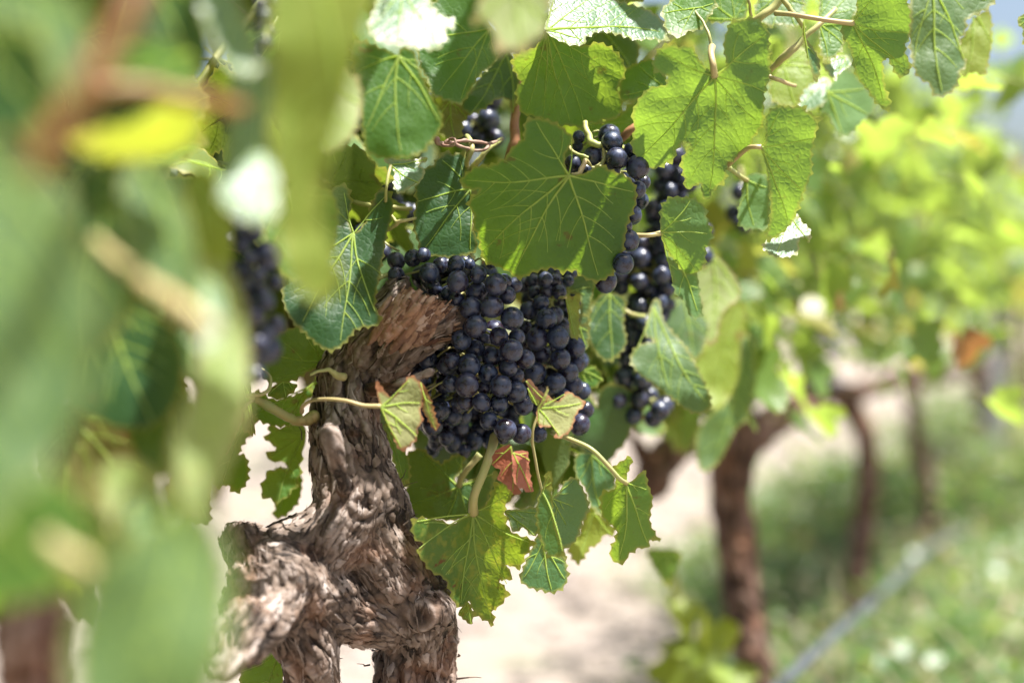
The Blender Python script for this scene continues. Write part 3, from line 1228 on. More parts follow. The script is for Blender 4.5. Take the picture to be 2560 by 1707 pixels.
# torn wood at the sawn head: splinters fanning out
def torn_head():
    rs = np.random.RandomState(4)
    ac = Acc()
    tip_l, tip_r = np.array([1000., 715.]), np.array([1140., 800.])
    for i in range(420):
        u = rs.uniform(0, 1) ** .8
        if i < 300:       # slabs lying along the grain of the head
            st = np.array([905, 880]) * (1 - u) + np.array([1010, 870]) * u + rs.normal(0, 14, 2)
            en = tip_l * (1 - u) + tip_r * u + rs.normal(0, 9, 2)
            f0 = rs.uniform(.15, .75)
            f1 = f0 + rs.uniform(.2, .45)
            f1 = min(f1, 1.0)
            w = rs.uniform(.0010, .0042)
            lift = rs.uniform(0, .006)
        else:             # frayed fibres at the torn right rim
            en = np.array([1055, 760]) + np.array([85, 10]) * u + np.array([0, 110]) * max(0, u - .6) * rs.rand() * 2 + rs.normal(0, 7, 2)
            st = np.array([1010, 850]) + rs.normal(0, 12, 2)
            f0, f1 = rs.uniform(.55, .8), rs.uniform(.95, 1.12)
            w = rs.uniform(.0005, .0016)
            lift = rs.uniform(0, .008)
        curve = np.array([rs.normal(0, 6), rs.normal(0, 6)])
        pts = []
        for f in np.linspace(f0, f1, 4):
            q = st * (1 - f) + en * f + curve * math.sin(f * 3)
            # rounded head: closest to the camera along its middle
            across = (q - np.array([985, 815])) @ np.array([.75, .66]) / 85
            dd = .978 - .018 * (1 - min(1, across ** 2)) - lift * (f - f0) + rs.normal(0, .0008)
            pts.append(P(q[0], q[1], dd))
        c = catmull(np.array(pts), 3)
        T, N, B = frames(c)
        rows = []
        for j in range(len(c)):
            f = j / (len(c) - 1)
            wj = w * (1 - .55 * f ** 3) * (1 - .6 * (1 - f) ** 4) * rs.uniform(.8, 1.15)
            sdv = np.cross(T[j], np.array([0, -1, 0]))
            sdv /= np.linalg.norm(sdv) + 1e-9
            rows += [c[j] - sdv * wj + [0, .001, 0], c[j] - sdv * wj * .4 - [0, w * .4, 0], c[j] + sdv * wj * .35 - [0, w * .35, 0], c[j] + sdv * wj + [0, .0012, 0]]
        V = np.array(rows)
        Fc = []
        for j in range(len(c) - 1):
            for s in range(3):
                b0 = j * 4 + s
                Fc.append((b0, b0 + 1, b0 + 5, b0 + 4))
        ac.add(V, Fc, 0, height=rs.normal(.05, .28))
    o = ac.build('torn_stub', [M['wood']], parent=tk, origin=base)
    o['label'] = 'pale splintered wood at the sawn trunk head'


WORLD_POS[tk.name] = np.asarray(base)
torn_head()

# loose bark fibres hanging off the right leg and in the arch
def fibres():
    rs = np.random.RandomState(9)
    spots = [((1150, 1640), (1, -.2)), ((1150, 1690), (1, .2)), ((1135, 1560), (1, .6)), ((1010, 1190), (1, -.6)), ((1020, 1230), (.8, -.8)),
             ((1035, 1300), (1, -.4)), ((610, 1310), (-.4, -1)), ((575, 1340), (-.6, -1)), ((585, 1390), (-1, -.4)), ((842, 1600), (.3, 1)), ((845, 1640), (.4, 1)), ((850, 1680), (.5, 1)),
             ((760, 1090), (-.6, -1)), ((1105, 1440), (.5, -1)), ((925, 1660), (-.8, -.3)), ((560, 1660), (-.2, 1)), ((1000, 1620), (-.8, .6))]
    for (c, dr) in spots:
        for k in range(1):
            p = np.array(c, float) + rs.normal(0, 8, 2)
            dv = np.array(dr) + rs.normal(0, .45, 2)
            L = rs.uniform(8, 24)
            d0 = (.8 if c[0] < 600 and c[1] > 1600 else .975) + rs.uniform(-.01, .012)
            pts = [P(*(p - dv * 14), d0), P(*p, d0), P(*(p + dv * L * .5 + rs.normal(0, 5, 2)), d0 + rs.normal(0, .004)), P(*(p + dv * L + rs.normal(0, 8, 2)), d0 + rs.normal(0, .008))]
            cc = catmull(np.array(pts), 4)
            tv, tf = tube(cc, np.linspace(.0008, .0002, len(cc)) * rs.uniform(.4, 1.0), 4)
            ac = Acc()
            ac.add(tv, tf, 0, height=rs.uniform(-.6, .4))
            ac.build('bark_shred', [M['bark']], parent=tk, origin=base)


fibres()
# dead spur standing on the trunk, dead twig beside the pale leaf
def dead_spur(fr, pts, rpx, nm, mat='wood', amp=.35):
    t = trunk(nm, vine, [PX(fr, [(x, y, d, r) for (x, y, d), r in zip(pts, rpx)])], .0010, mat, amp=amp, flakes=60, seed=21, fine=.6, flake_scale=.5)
    return t


dead_spur('A', [(745, 1165, .925), (765, 1230, .925), (795, 1350, .93), (825, 1470, .94), (850, 1560, .96)], [58, 58, 52, 58, 66], 'dead_spur', 'bark')
dead_spur('A', [(1400, 755, .965), (1330, 785, .965), (1230, 830, .965), (1120, 860, .97), (1020, 870, .985)], [26, 28, 34, 40, 50], 'dead_twig', 'bark')

# ---- canes, shoots, tendrils
stem('shoot', vine, 'A', [(640, 1060, .985), (580, 1075, .975), (500, 1060, .965), (400, 1010, .96), (260, 930, .955)], [44, 34, 30, 30, 26], 'shoot', lump=.22, label='short thick green shoot growing from the trunk')
stem('tendril', vine, 'A', [(250, 935, .955), (210, 910, .95), (300, 900, .95), (355, 850, .955), (350, 780, .96), (300, 735, .965)], [10, 12, 13, 13, 11, 7], 'petiole')
stem('tendril', vine, 'A', [(235, 945, .955), (200, 975, .95), (150, 1050, .945), (120, 1180, .94), (70, 1300, .94)], [14, 13, 10, 8, 6], 'petiole_pink')
stem('shoot', vine, 'A', [(830, 800, .975), (780, 770, .965), (740, 740, .96), (680, 750, .955), (615, 775, .95)], [28, 22, 14, 10, 9], 'petiole')
stem('tendril', vine, '1', [(620, 975, .99), (660, 950, .985), (690, 990, .985), (740, 990, .985), (780, 985, .985), (860, 975, .99), (960, 985, 1.0), (1040, 990, 1.01), (1130, 960, 1.03)], [14, 24, 16, 22, 14, 16, 13, 12, 10], 'tendril_dry', lump=.5)
stem('tendril', vine, '1', [(700, 1000, .985), (740, 1010, .98), (790, 1000, .975), (795, 965, .975), (765, 960, .98), (745, 990, .985)], [10, 10, 9, 9, 9, 8], 'tendril_dry')
stem('tendril', vine, '1', [(790, 1000, .985), (860, 1020, .99), (950, 1040, 1.0), (1010, 1030, 1.0), (1040, 1000, 1.01)], [12, 12, 10, 10, 9], 'tendril_dry', lump=.4)
stem('petiole', vine, '1', [(875, 1165, 1.02), (885, 1100, 1.0), (910, 1040, .995), (900, 970, 1.0), (880, 940, 1.02)], [17, 18, 20, 20, 16], 'petiole')
stem('petiole', vine, '1', [(890, 1200, 1.03), (960, 1110, 1.02), (1030, 1020, 1.02), (1120, 960, 1.04)], [22, 20, 18, 14], 'cane_green')
stem('cane', vine, '1', [(1230, 560, 1.07), (1215, 720, 1.06), (1210, 900, 1.05), (1195, 1030, 1.05), (1150, 1300, 1.08), (1050, 1700, 1.1), (960, 2100, 1.06)], [34, 32, 34, 38, 40, 42, 46], 'cane_brown', label='reddish brown cane rising behind the leaves')
stem('cane', vine, '1', [(2130, 830, 1.03), (2000, 910, 1.03), (1880, 1010, 1.04), (1820, 1080, 1.05)], [28, 30, 32, 32], 'cane_brown')
stem('shoot', vine, '1', [(1690, 850, 1.0), (1715, 920, .995), (1750, 985, .99), (1820, 1000, .99), (1960, 1015, 1.01)], [18, 22, 26, 20, 14], 'cane_green')
stem('bunch_stalk', vine, '1', [(1580, 1010, 1.0), (1620, 1055, .99), (1680, 1075, .985), (1720, 1090, .985)], [11, 12, 12, 9], 'petiole')
stem('bunch_stalk', vine, '1', [(1600, 1215, .965), (1650, 1200, .965), (1680, 1150, .97), (1695, 1110, .975), (1740, 1150, .99)], [13, 17, 17, 15, 10], 'petiole_pink', lump=.4)
stem('bunch_stalk', vine, '1', [(1820, 1010, .99), (1830, 1080, .99), (1800, 1150, .985), (1740, 1160, .985)], [14, 15, 13, 11], 'petiole')
stem('tendril', vine, '3', [(120, 235, 1.0), (180, 215, 1.0), (225, 185, .995), (262, 155, .99), (320, 140, .99), (385, 128, 1.0)], [9, 10, 14, 17, 12, 11], 'petiole')
stem('tendril', vine, '3', [(205, 85, 1.0), (230, 120, .995), (255, 150, .99)], [9, 9, 11], 'petiole')
stem('tendril', vine, '3', [(165, 290, 1.01), (210, 320, 1.01), (270, 350, 1.02)], [8, 8, 8], 'petiole')
stem('cane', vine, '3', [(-40, 20, 1.03), (60, 35, 1.02), (200, 45, 1.02), (360, 60, 1.03)], [16, 17, 17, 15], 'cane_green')
stem('shoot', vine, '3', [(120, 560, 1.0), (150, 530, 1.0), (210, 510, 1.01), (290, 500, 1.03)], [16, 18, 15, 12], 'cane_green')
stem('petiole', vine, '3', [(1180, 672, 1.06), (1280, 668, 1.04), (1425, 672, 1.02)], [10, 10, 11], 'petiole')
stem('petiole', vine, '3', [(1830, 765, 1.12), (1890, 790, 1.12), (1970, 800, 1.14)], [14, 14, 14], 'petiole')
stem('shoot', vine, '2', [(560, 240, 1.04), (640, 170, 1.03), (740, 100, 1.02), (860, 0, 1.02), (930, -80, 1.02)], [24, 24, 25, 26, 26], 'cane_green')
stem('shoot', vine, '2', [(760, 480, 1.03), (820, 410, 1.02), (900, 330, 1.01), (1000, 240, 1.01), (1090, 160, 1.01), (1200, 60, 1.02)], [20, 19, 26, 18, 18, 16], 'petiole')
stem('shoot', vine, '2', [(860, -30, 1.0), (900, 30, 1.0), (950, 90, 1.0), (1010, 180, 1.01)], [16, 16, 15, 12], 'cane_green')
stem('petiole', vine, '2', [(780, 470, 1.01), (850, 490, 1.01), (950, 525, 1.04)], [14, 13, 11], 'petiole_pink')
stem('petiole', vine, '2', [(440, 300, .965), (425, 220, .965), (390, 140, .97), (345, 80, .975), (335, 50, .98)], [11, 9, 8, 8, 9], 'petiole')
stem('petiole', vine, '2', [(655, -40, 1.0), (670, 20, 1.0), (682, 100, 1.01)], [9, 9, 10], 'petiole')
stem('shoot', vine, '2', [(-20, 450, 1.06), (80, 330, 1.06), (170, 240, 1.07), (260, 150, 1.08)], [24, 24, 22, 20], 'cane_green')
stem('petiole', vine, '5', [(1240, -60, .965), (1195, 80, .965), (1200, 200, .97), (1225, 340, .975), (1262, 500, .985)], [8, 10, 10, 10, 9], 'petiole')

# ---- traced leaves of the vine in focus
L = make_leaf
L(vine, '1', [(1290, 825), (1340, 818), (1410, 830), (1500, 862), (1590, 930), (1618, 975), (1575, 1030), (1552, 1090), (1560, 1150), (1580, 1205), (1620, 1212), (1700, 1195), (1760, 1160), (1810, 1143),
                (1880, 1180), (1990, 1225), (2045, 1300), (2050, 1380), (2035, 1440), (1990, 1550), (1950, 1760), (1890, 1885), (1820, 1935), (1745, 1945), (1660, 1905), (1620, 1868), (1530, 1885), (1480, 1853),
                (1340, 1883), (1230, 1925), (1180, 1885), (1090, 1843), (1010, 1815), (968, 1720), (958, 1640), (920, 1560), (928, 1480), (890, 1420), (900, 1370), (975, 1312), (900, 1310), (832, 1270),
                (850, 1225), (950, 1150), (1050, 1143), (1150, 1085), (1180, 1030), (1265, 965), (1275, 900)],
  (1585, 1212), .955, 'green', tilt=(.10, -.30), quad=(2.5, 0, 2.0), wav=.0026,
  tips=[(1350, 830), (850, 1250), (960, 1760), (1200, 1900), (1790, 1930), (2040, 1330), (1600, 960)], nprim=7,
  label='large heart shaped green leaf hanging over the grapes in the centre')
L(vine, '1', [(1200, 400), (1190, 450), (1235, 540), (1250, 580), (1215, 620), (1230, 700), (1255, 780), (1320, 800), (1400, 820), (1500, 860), (1600, 870), (1680, 880), (1720, 850), (1820, 860),
                (1815, 830), (1900, 820), (1950, 760), (1945, 690), (1920, 600), (1965, 530), (1970, 460), (1930, 380), (1850, 320), (1770, 295), (1700, 320), (1560, 300), (1450, 215), (1420, 205),
                (1380, 290), (1330, 340), (1260, 350)], (1425, 205), .99, 'mid', tilt=(-.05, -.5), quad=(2, 0, -2.0),
  tips=[(1690, 870), (1290, 780), (1400, 815), (1960, 540), (1600, 860)], nprim=5, label='leaf lit through by the sun above the central leaf')
L(vine, '1', [(1420, 215), (1445, 100), (1430, 0), (1450, -80), (1600, -130), (1800, -80), (1900, 0), (2100, 60), (2220, 130), (2262, 240), (2255, 285), (2150, 270), (2050, 278), (1950, 245), (1800, 215),
                (1760, 230), (1700, 262), (1685, 310), (1560, 300)], (1425, 210), .985, 'blue', tilt=(.4, .95), quad=(2, 0, 0), wav=.003,
  tips=[(2240, 220), (1680, 280), (1800, -70), (1520, -100)], label='upper leaf lobe glinting white in the sun')
L(vine, '1', [(200, 180), (240, 60), (300, -40), (560, -40), (620, 20), (700, 110), (790, 140), (780, 190), (720, 190), (735, 230), (720, 290), (670, 340), (560, 330), (420, 312), (330, 290), (240, 255)],
  (430, -60), .86, 'blue', tilt=(.35, .95), quad=(-3, 0, 2), grid=.005, fold=.25, fold_dir=(430, 300))
L(vine, '1', [(100, 300), (90, 420), (140, 700), (170, 1000), (200, 1060), (290, 1092), (450, 1086), (560, 1060), (610, 1010), (690, 900), (705, 800), (640, 680), (600, 600), (550, 480), (520, 380),
                (480, 330), (420, 335), (400, 385), (330, 350), (260, 330), (180, 290)], (405, 385), .90, 'green', tilt=(0, .4), quad=(-4, 0, 3), fold=.15,
  tips=[(430, 1070), (690, 850), (180, 900), (540, 480), (120, 500)], label='hanging leaf with a red and yellow blotch')
L(vine, '1', [(560, 200), (620, 60), (720, -30), (960, -30), (1000, 100), (1040, 170), (1110, 260), (1110, 350), (1060, 440), (970, 520), (900, 620), (840, 715), (760, 700), (640, 650), (600, 540), (565, 480), (540, 380)],
  (1040, 195), 1.035, 'green', tilt=(.1, .3), tips=[(680, 650), (830, 700), (600, 250), (1080, 400)])
L(vine, '1', [(1150, 340), (1200, 400), (1190, 450), (1240, 560), (1232, 660), (1210, 740), (1180, 775), (1165, 690), (1080, 690), (1000, 750), (900, 790), (840, 730), (900, 640), (980, 520), (1060, 440), (1110, 370)],
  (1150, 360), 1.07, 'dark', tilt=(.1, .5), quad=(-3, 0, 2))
L(vine, '1', [(910, 180), (960, 60), (1000, -40), (1440, -40), (1430, 150), (1380, 250), (1300, 300), (1270, 390), (1220, 345), (1150, 335), (1085, 375), (1075, 250), (1040, 180), (980, 150)],
  (1200, -80), .72, 'pale', tilt=(0, .3), grid=.006, label='soft pale leaf hanging in front at the top')
L(vine, '1', [(700, 740), (750, 700), (840, 730), (890, 800), (850, 850), (835, 950), (760, 960), (690, 900), (705, 830)], (760, 700), 1.05, 'olive', tilt=(.2, .3), label='small browning leaf')
L(vine, '1', [(340, 1085), (400, 1100), (520, 1102), (590, 1085), (603, 1112), (545, 1140), (588, 1180), (560, 1250), (500, 1290), (410, 1335), (372, 1290), (375, 1200), (350, 1150), (300, 1110)], (350, 1140), .97, 'blue',
  tilt=(.3, .95), quad=(2, 0, 3), grid=.003, tooth=(.004, .0008), pet=('1', [(350, 1145, .97), (330, 1230, .965), (318, 1320, .965), (316, 1420, .98)]), label='small curled young leaf shining white on top')
L(vine, '1', [(650, 1140), (690, 1070), (740, 1045), (790, 1070), (855, 1050), (882, 1130), (872, 1200), (900, 1235), (845, 1258), (880, 1330), (940, 1310), (940, 1400), (920, 1500), (930, 1600), (945, 1720),
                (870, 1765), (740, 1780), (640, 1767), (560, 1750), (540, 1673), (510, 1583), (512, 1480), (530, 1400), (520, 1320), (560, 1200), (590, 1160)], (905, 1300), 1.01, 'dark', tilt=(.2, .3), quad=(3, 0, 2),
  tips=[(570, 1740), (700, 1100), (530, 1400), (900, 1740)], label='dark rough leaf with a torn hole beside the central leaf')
L(vine, 'D', [(868, 440), (890, 436), (903, 460), (900, 500), (888, 540), (880, 590), (870, 640), (862, 700), (876, 735), (862, 748), (820, 756), (790, 790), (760, 806), (735, 796), (700, 766), (670, 736), (650, 690),
                (652, 640), (680, 600), (700, 560), (720, 500), (745, 450), (780, 425), (800, 432), (808, 470), (800, 500), (812, 534), (838, 512), (852, 470)], (812, 536), .965, 'dark', tilt=(.15, .45), quad=(-3, 0, 1.5),
  tips=[(690, 745), (865, 720), (885, 450), (790, 440), (780, 790), (680, 600)], label='dark green leaf hanging left of the trunk head')
L(vine, 'D', [(606, 800), (640, 765), (700, 750), (760, 770), (806, 790), (806, 812), (775, 835), (715, 850), (680, 872), (640, 880), (605, 870), (596, 840)], (745, 830), 1.02, 'mid', tilt=(.1, -.35),
  tips=[(610, 810), (700, 765), (630, 870), (795, 800)])
L(vine, 'A', [(340, 900), (375, 850), (440, 820), (525, 840), (520, 870), (480, 905), (420, 935), (370, 925)], (440, 822), .99, 'mottled', grid=.003, tilt=(0, .3))
L(vine, 'A', [(215, 960), (260, 880), (400, 940), (600, 860), (700, 720), (820, 680), (800, 760), (650, 900), (570, 960), (560, 1080), (440, 1110), (350, 1100), (240, 1050)], (600, 860), 1.045, 'green', tilt=(.1, .5))
L(vine, 'A', [(330, 1110), (420, 1120), (560, 1090), (590, 1180), (560, 1300), (540, 1460), (480, 1560), (400, 1600), (300, 1560), (310, 1480), (350, 1400), (470, 1400), (450, 1350), (340, 1330), (360, 1280), (395, 1240), (320, 1200), (350, 1150)],
  (580, 1150), 1.06, 'mid', tilt=(.1, .3), tooth=(.010, .003), label='bright green toothed leaf behind the trunk')
L(vine, 'A', [(370, 1400), (500, 1390), (560, 1440), (540, 1600), (440, 1700), (380, 1700), (390, 1600), (360, 1500)], (500, 1390), 1.09, 'green', tilt=(0, .3))
L(vine, 'D', [(560, 960), (575, 922), (592, 960), (570, 1000), (548, 1040), (566, 1050), (570, 1100), (542, 1132), (520, 1112), (498, 1122), (490, 1080), (525, 1010)], (576, 930), 1.04, 'green', tilt=(0, .2))
L(vine, 'D', [(385, 1140), (395, 1090), (440, 1030), (520, 930), (560, 950), (540, 1000), (495, 1080), (484, 1150), (484, 1196), (472, 1202), (422, 1190)], (520, 935), .93, 'pale', tilt=(0, .2), label='pale leaf with a red rim hanging left of the trunk')
L(vine, '3', [(140, 1430), (110, 1290), (108, 1258), (130, 1262), (175, 1325), (222, 1362), (280, 1300), (350, 1212), (410, 1262), (432, 1330), (430, 1420), (415, 1460), (437, 1520), (402, 1570), (390, 1650), (352, 1690),
                (300, 1732), (268, 1720), (240, 1660), (200, 1560), (165, 1490)], (142, 1430), .925, 'paledry', tilt=(.35, .1), quad=(-6, 0, 0), grid=.0035, tooth=(.005, .0008),
  tips=[(400, 1640), (290, 1720), (420, 1400), (340, 1240)],
  pet=('A', [(1075, 980, .925), (960, 975, .925), (850, 945, .925), (730, 935, .93), (620, 945, .945), (565, 985, .95), (560, 1020, .96)]), pet_mat='petiole_pink', pet_r=.0012,
  label='pale yellow green drying leaf hanging in front of the trunk')
L(vine, '3', [(415, 1255), (450, 1290), (485, 1370), (505, 1430), (520, 1490), (545, 1560), (520, 1590), (495, 1560), (460, 1500), (430, 1440), (440, 1350)], (420, 1260), .94, 'paledry', tilt=(-.6, 0), grid=.003, tooth=(.004, .001))
L(vine, '3', [(1232, 1430), (1290, 1352), (1345, 1385), (1385, 1380), (1430, 1322), (1470, 1340), (1535, 1378), (1558, 1412), (1500, 1470), (1482, 1530), (1450, 1600), (1395, 1635), (1370, 1648), (1345, 1640), (1355, 1600),
                (1325, 1568), (1240, 1562), (1222, 1500)], (1232, 1435), .945, 'paledry', tilt=(.1, .3), quad=(-3, 0, 0), grid=.0035, tooth=(.005, .0009),
  tips=[(1540, 1400), (1380, 1630), (1420, 1340), (1240, 1550)], label='pale leaf with a brown crisp edge over the grapes')
L(vine, '3', [(1225, 1440), (1262, 1380), (1300, 1285), (1296, 1350), (1270, 1420), (1240, 1445)], (1232, 1440), .935, 'pale', grid=.003, tooth=(.004, .0006))
L(vine, '3', [(1148, 1252), (1180, 1240), (1215, 1290), (1270, 1340), (1300, 1375), (1280, 1395), (1230, 1380), (1180, 1320)], (1150, 1250), .955, 'brown', grid=.003, tooth=(.004, .0006), label='brown shrivelled leaf scrap')
L(vine, '3', [(1160, 1300), (1190, 1320), (1240, 1390), (1225, 1420), (1180, 1380)], (1160, 1300), .962, 'mid', grid=.003, tooth=(.004, .0006))
L(vine, '5', [(915, 268), (935, 215), (985, 185), (1042, 170), (1058, 225), (1050, 330), (1062, 430), (1110, 485), (1095, 515), (1060, 505), (1000, 440), (948, 405), (972, 345), (920, 318)], (1045, 180), .955, 'red',
  tilt=(-.5, .1), quad=(6, 0, 3), wav=.004, grid=.003, tooth=(.005, .0008),
  extra=[('5', [(1058, 222), (1150, 212), (1162, 240), (1168, 300), (1178, 400), (1195, 462), (1190, 492), (1165, 498), (1130, 478), (1085, 455), (1060, 400), (1055, 300)], (1060, 225), .953, (.5, .1), (-4, 0, 0), 0, None, None)],
  label='folded dried leaf half red half green under the grapes')
L(vine, '5', [(325, 235), (420, 198), (470, 228), (500, 262), (560, 300), (620, 262), (700, 225), (718, 270), (692, 360), (655, 405), (672, 440), (720, 430), (800, 400), (880, 380), (950, 350), (940, 420), (900, 500), (880, 570), (850, 620),
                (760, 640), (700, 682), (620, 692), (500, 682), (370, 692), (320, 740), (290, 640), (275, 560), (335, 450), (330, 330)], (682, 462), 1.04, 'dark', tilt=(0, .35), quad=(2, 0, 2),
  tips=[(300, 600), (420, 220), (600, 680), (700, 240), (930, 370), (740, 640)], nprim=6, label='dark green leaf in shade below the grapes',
  pet=('5', [(682, 462, 1.04), (700, 400, 1.03), (750, 330, 1.02), (830, 235, 1.02)]), pet_r=.0022)
L(vine, '5', [(785, 640), (757, 655), (700, 680), (632, 722), (560, 690), (480, 682), (375, 680), (360, 750), (382, 820), (450, 860), (395, 905), (430, 965), (480, 1030), (520, 1062), (582, 1090), (620, 1170), (650, 1272), (702, 1292),
                (742, 1258), (772, 1270), (782, 1340), (850, 1370), (925, 1415), (917, 1310), (970, 1280), (1025, 1195), (982, 1140), (968, 1095), (1035, 1105), (1047, 1060), (1008, 1000), (1060, 1010), (1105, 1030), (1140, 940),
                (1200, 850), (1172, 820), (1080, 790), (1030, 750), (1010, 680), (1000, 600), (1058, 500), (950, 430), (905, 520), (860, 600), (810, 632)], (785, 642), .985, 'mottled', tilt=(.25, -.15), fold=-.8, fold_dir=(775, 1300),
  tips=[(920, 1400), (1020, 1150), (1180, 850), (400, 900), (690, 1280), (1040, 510), (380, 700)], nprim=7, tooth=(.007, .0018), label='mottled yellow green leaf folded along its middle, lowest of all',
  pet=('5', [(785, 640, .985), (782, 570, .975), (800, 490, .97), (850, 370, .97), (900, 230, .975), (935, 110, .99)]), pet_r=.0030)
L(vine, '5', [(680, 1330), (742, 1255), (772, 1300), (780, 1370), (765, 1412), (730, 1385), (700, 1360)], (742, 1260), 1.0, 'mottled', grid=.003, tooth=(.004, .0008))
L(vine, '5', [(1000, 625), (1100, 618), (1215, 605), (1240, 680), (1235, 770), (1190, 800), (1165, 780), (1130, 740), (1085, 770), (1050, 765), (1032, 700)], (1005, 628), 1.0, 'blue', grid=.0035, tilt=(.1, .5), tooth=(.005, .0009))
L(vine, '5', [(1265, 500), (1300, 590), (1330, 540), (1380, 500), (1412, 430), (1480, 395), (1540, 470), (1585, 600), (1542, 700), (1512, 790), (1472, 850), (1410, 888), (1360, 800), (1300, 640)], (1325, 540), 1.0, 'blue', tilt=(.5, .1), quad=(-3, 0, 0),
  tips=[(1480, 600), (1430, 730), (1470, 420)],
  extra=[('5', [(1290, 358), (1330, 380), (1326, 480), (1332, 600), (1352, 740), (1392, 850), (1418, 932), (1340, 942), (1288, 930), (1258, 830), (1225, 740), (1222, 640), (1232, 540), (1268, 460)], (1265, 500), .965, (-.9, .25), (6, 0, 0), 0, None, [(1400, 920), (1310, 380)]),
         ('5', [(1232, 785), (1262, 830), (1290, 928), (1350, 940), (1420, 935), (1426, 1010), (1440, 1080), (1400, 1160), (1325, 1192), (1240, 1170), (1180, 1160), (1105, 1100), (1130, 1020), (1190, 880)], (1262, 830), .975, (0, .15), (3, 0, 0), 0, None, [(1325, 1180), (1130, 1090), (1420, 1100)])],
  label='leaf curled into a roll with its pale upper side showing', tooth=(.0058, .0016))
L(vine, '5', [(1750, 330), (1800, 290), (1872, 252), (1878, 290), (1842, 380), (1843, 425), (1880, 420), (1960, 348), (1985, 400), (1990, 440), (2022, 540), (2010, 640), (2010, 720), (2070, 835), (2010, 822), (1990, 882), (1930, 882), (1860, 930), (1830, 982),
                (1770, 985), (1728, 920), (1772, 800), (1760, 740), (1700, 700), (1668, 620), (1672, 500), (1758, 480), (1770, 400)], (1842, 432), .995, 'mid', tilt=(0, -.3), fold=.65, fold_dir=(1800, 980),
  tips=[(1790, 970), (1990, 860), (1690, 620), (1985, 480), (1850, 280)], label='bright folded leaf at the lower right of the bunches',
  pet=('5', [(1842, 435, .995), (1790, 400, .98), (1720, 320, .975), (1600, 200, .975), (1450, 130, .985), (1330, 85, 1.0)]), pet_r=.0015)
L(vine, '5', [(1500, 240), (1600, 228), (1700, 280), (1750, 340), (1762, 480), (1690, 490), (1672, 560), (1682, 665), (1640, 645), (1590, 580), (1560, 480), (1490, 370)], (1600, 240), 1.08, 'blue', tilt=(0, .4))
L(vine, '5', [(1590, 600), (1680, 680), (1762, 750), (1742, 800), (1690, 790), (1650, 852), (1590, 880), (1560, 930), (1508, 992), (1470, 950), (1440, 880), (1510, 790)], (1620, 640), 1.09, 'yellow', tilt=(0, .2))
L(vine, 'D', [(1500, 692), (1515, 690), (1527, 740), (1570, 790), (1610, 860), (1633, 920), (1622, 946), (1585, 946), (1540, 912), (1500, 882), (1465, 856), (1447, 820), (1475, 790), (1512, 784), (1482, 770), (1488, 730)], (1503, 705), 1.13, 'sage', tilt=(.1, .6), quad=(-3, 0, 2),
  tips=[(1625, 930), (1455, 820), (1540, 900)], grid=.005, label='grey green leaf hanging at the right behind the bunches')
L(vine, 'B', [(560, 1000), (640, 930), (700, 860), (780, 830), (860, 900), (900, 1000), (880, 1120), (820, 1200), (760, 1120), (680, 1060)], (760, 840), 1.20, 'sage', tilt=(0, .4), grid=.005)
L(vine, 'B', [(625, 400), (630, 320), (680, 262), (760, 262), (830, 275), (888, 330), (892, 385), (920, 450), (925, 490), (890, 560), (880, 640), (840, 695), (775, 718), (720, 650), (660, 560), (628, 478)], (628, 465), 1.0, 'under', tilt=(.3, -.45), fold=.25, fold_dir=(820, 690),
  tips=[(830, 690), (800, 275), (905, 470), (690, 600)], label='sunlit rounded leaf on a straight stalk at the right',
  pet=('B', [(628, 468, 1.0), (560, 480, .995), (480, 482, 1.0)]), pet_mat='petiole_pink', pet_r=.0016)
L(vine, 'B', [(640, 500), (690, 600), (760, 705), (832, 700), (850, 800), (868, 930), (845, 955), (800, 950), (760, 860), (710, 810), (690, 700), (660, 600)], (640, 500), 1.01, 'under', tilt=(.5, .1), tooth=(.006, .0012), tips=[(845, 930), (700, 760)])
L(vine, '2', [(130, 290), (180, 275), (240, 288), (320, 290), (352, 350), (400, 410), (440, 452), (458, 466), (482, 452), (530, 400), (512, 280), (540, 180), (570, 117), (620, 132), (660, 110), (720, 122), (782, 180), (792, 280), (800, 400),
                (790, 480), (762, 580), (756, 700), (750, 762), (692, 850), (670, 910), (600, 960), (532, 1010), (522, 1110), (452, 1160), (422, 1222), (385, 1205), (370, 1122), (320, 1150), (278, 1152), (270, 1080), (248, 1000), (270, 950), (302, 885),
                (280, 870), (240, 890), (200, 990), (160, 1002), (100, 1032), (20, 1010), (-50, 900), (-32, 780), (-50, 700), (0, 600), (60, 540), (160, 520), (162, 460), (90, 440), (85, 360)],
  (456, 470), .955, 'under', tilt=(.12, -.38), quad=(2.5, 0, 1.5), tips=[(420, 1200), (0, 980), (780, 200), (780, 570), (120, 310), (720, 750)], nprim=6, wav=.003,
  pet=('2', [(456, 470, .955), (448, 400, .95), (436, 330, .955), (440, 290, .965)]), pet_mat='petiole_pink', pet_r=.0022, label='big five lobed leaf seen from below, upper right of the grapes')
L(vine, '2', [(770, 870), (772, 780), (782, 700), (850, 652), (950, 660), (1010, 648), (1020, 690), (1050, 688), (1062, 720), (1105, 712), (1082, 800), (1052, 930), (1052, 1050), (1002, 1180), (962, 1300), (900, 1400), (830, 1452), (772, 1472), (790, 1380),
                (802, 1250), (786, 1100), (768, 1000), (742, 910)], (742, 902), .965, 'under', tilt=(.35, -.5), quad=(-4, 0, 1), tips=[(910, 1370), (1085, 840), (860, 670), (1000, 1180)], label='leaf folded in half hanging at the right',
  pet=('2', [(742, 902, .965), (700, 900, .965), (650, 915, .975), (540, 1010, 1.0)]), pet_mat='petiole_pink', pet_r=.0016)
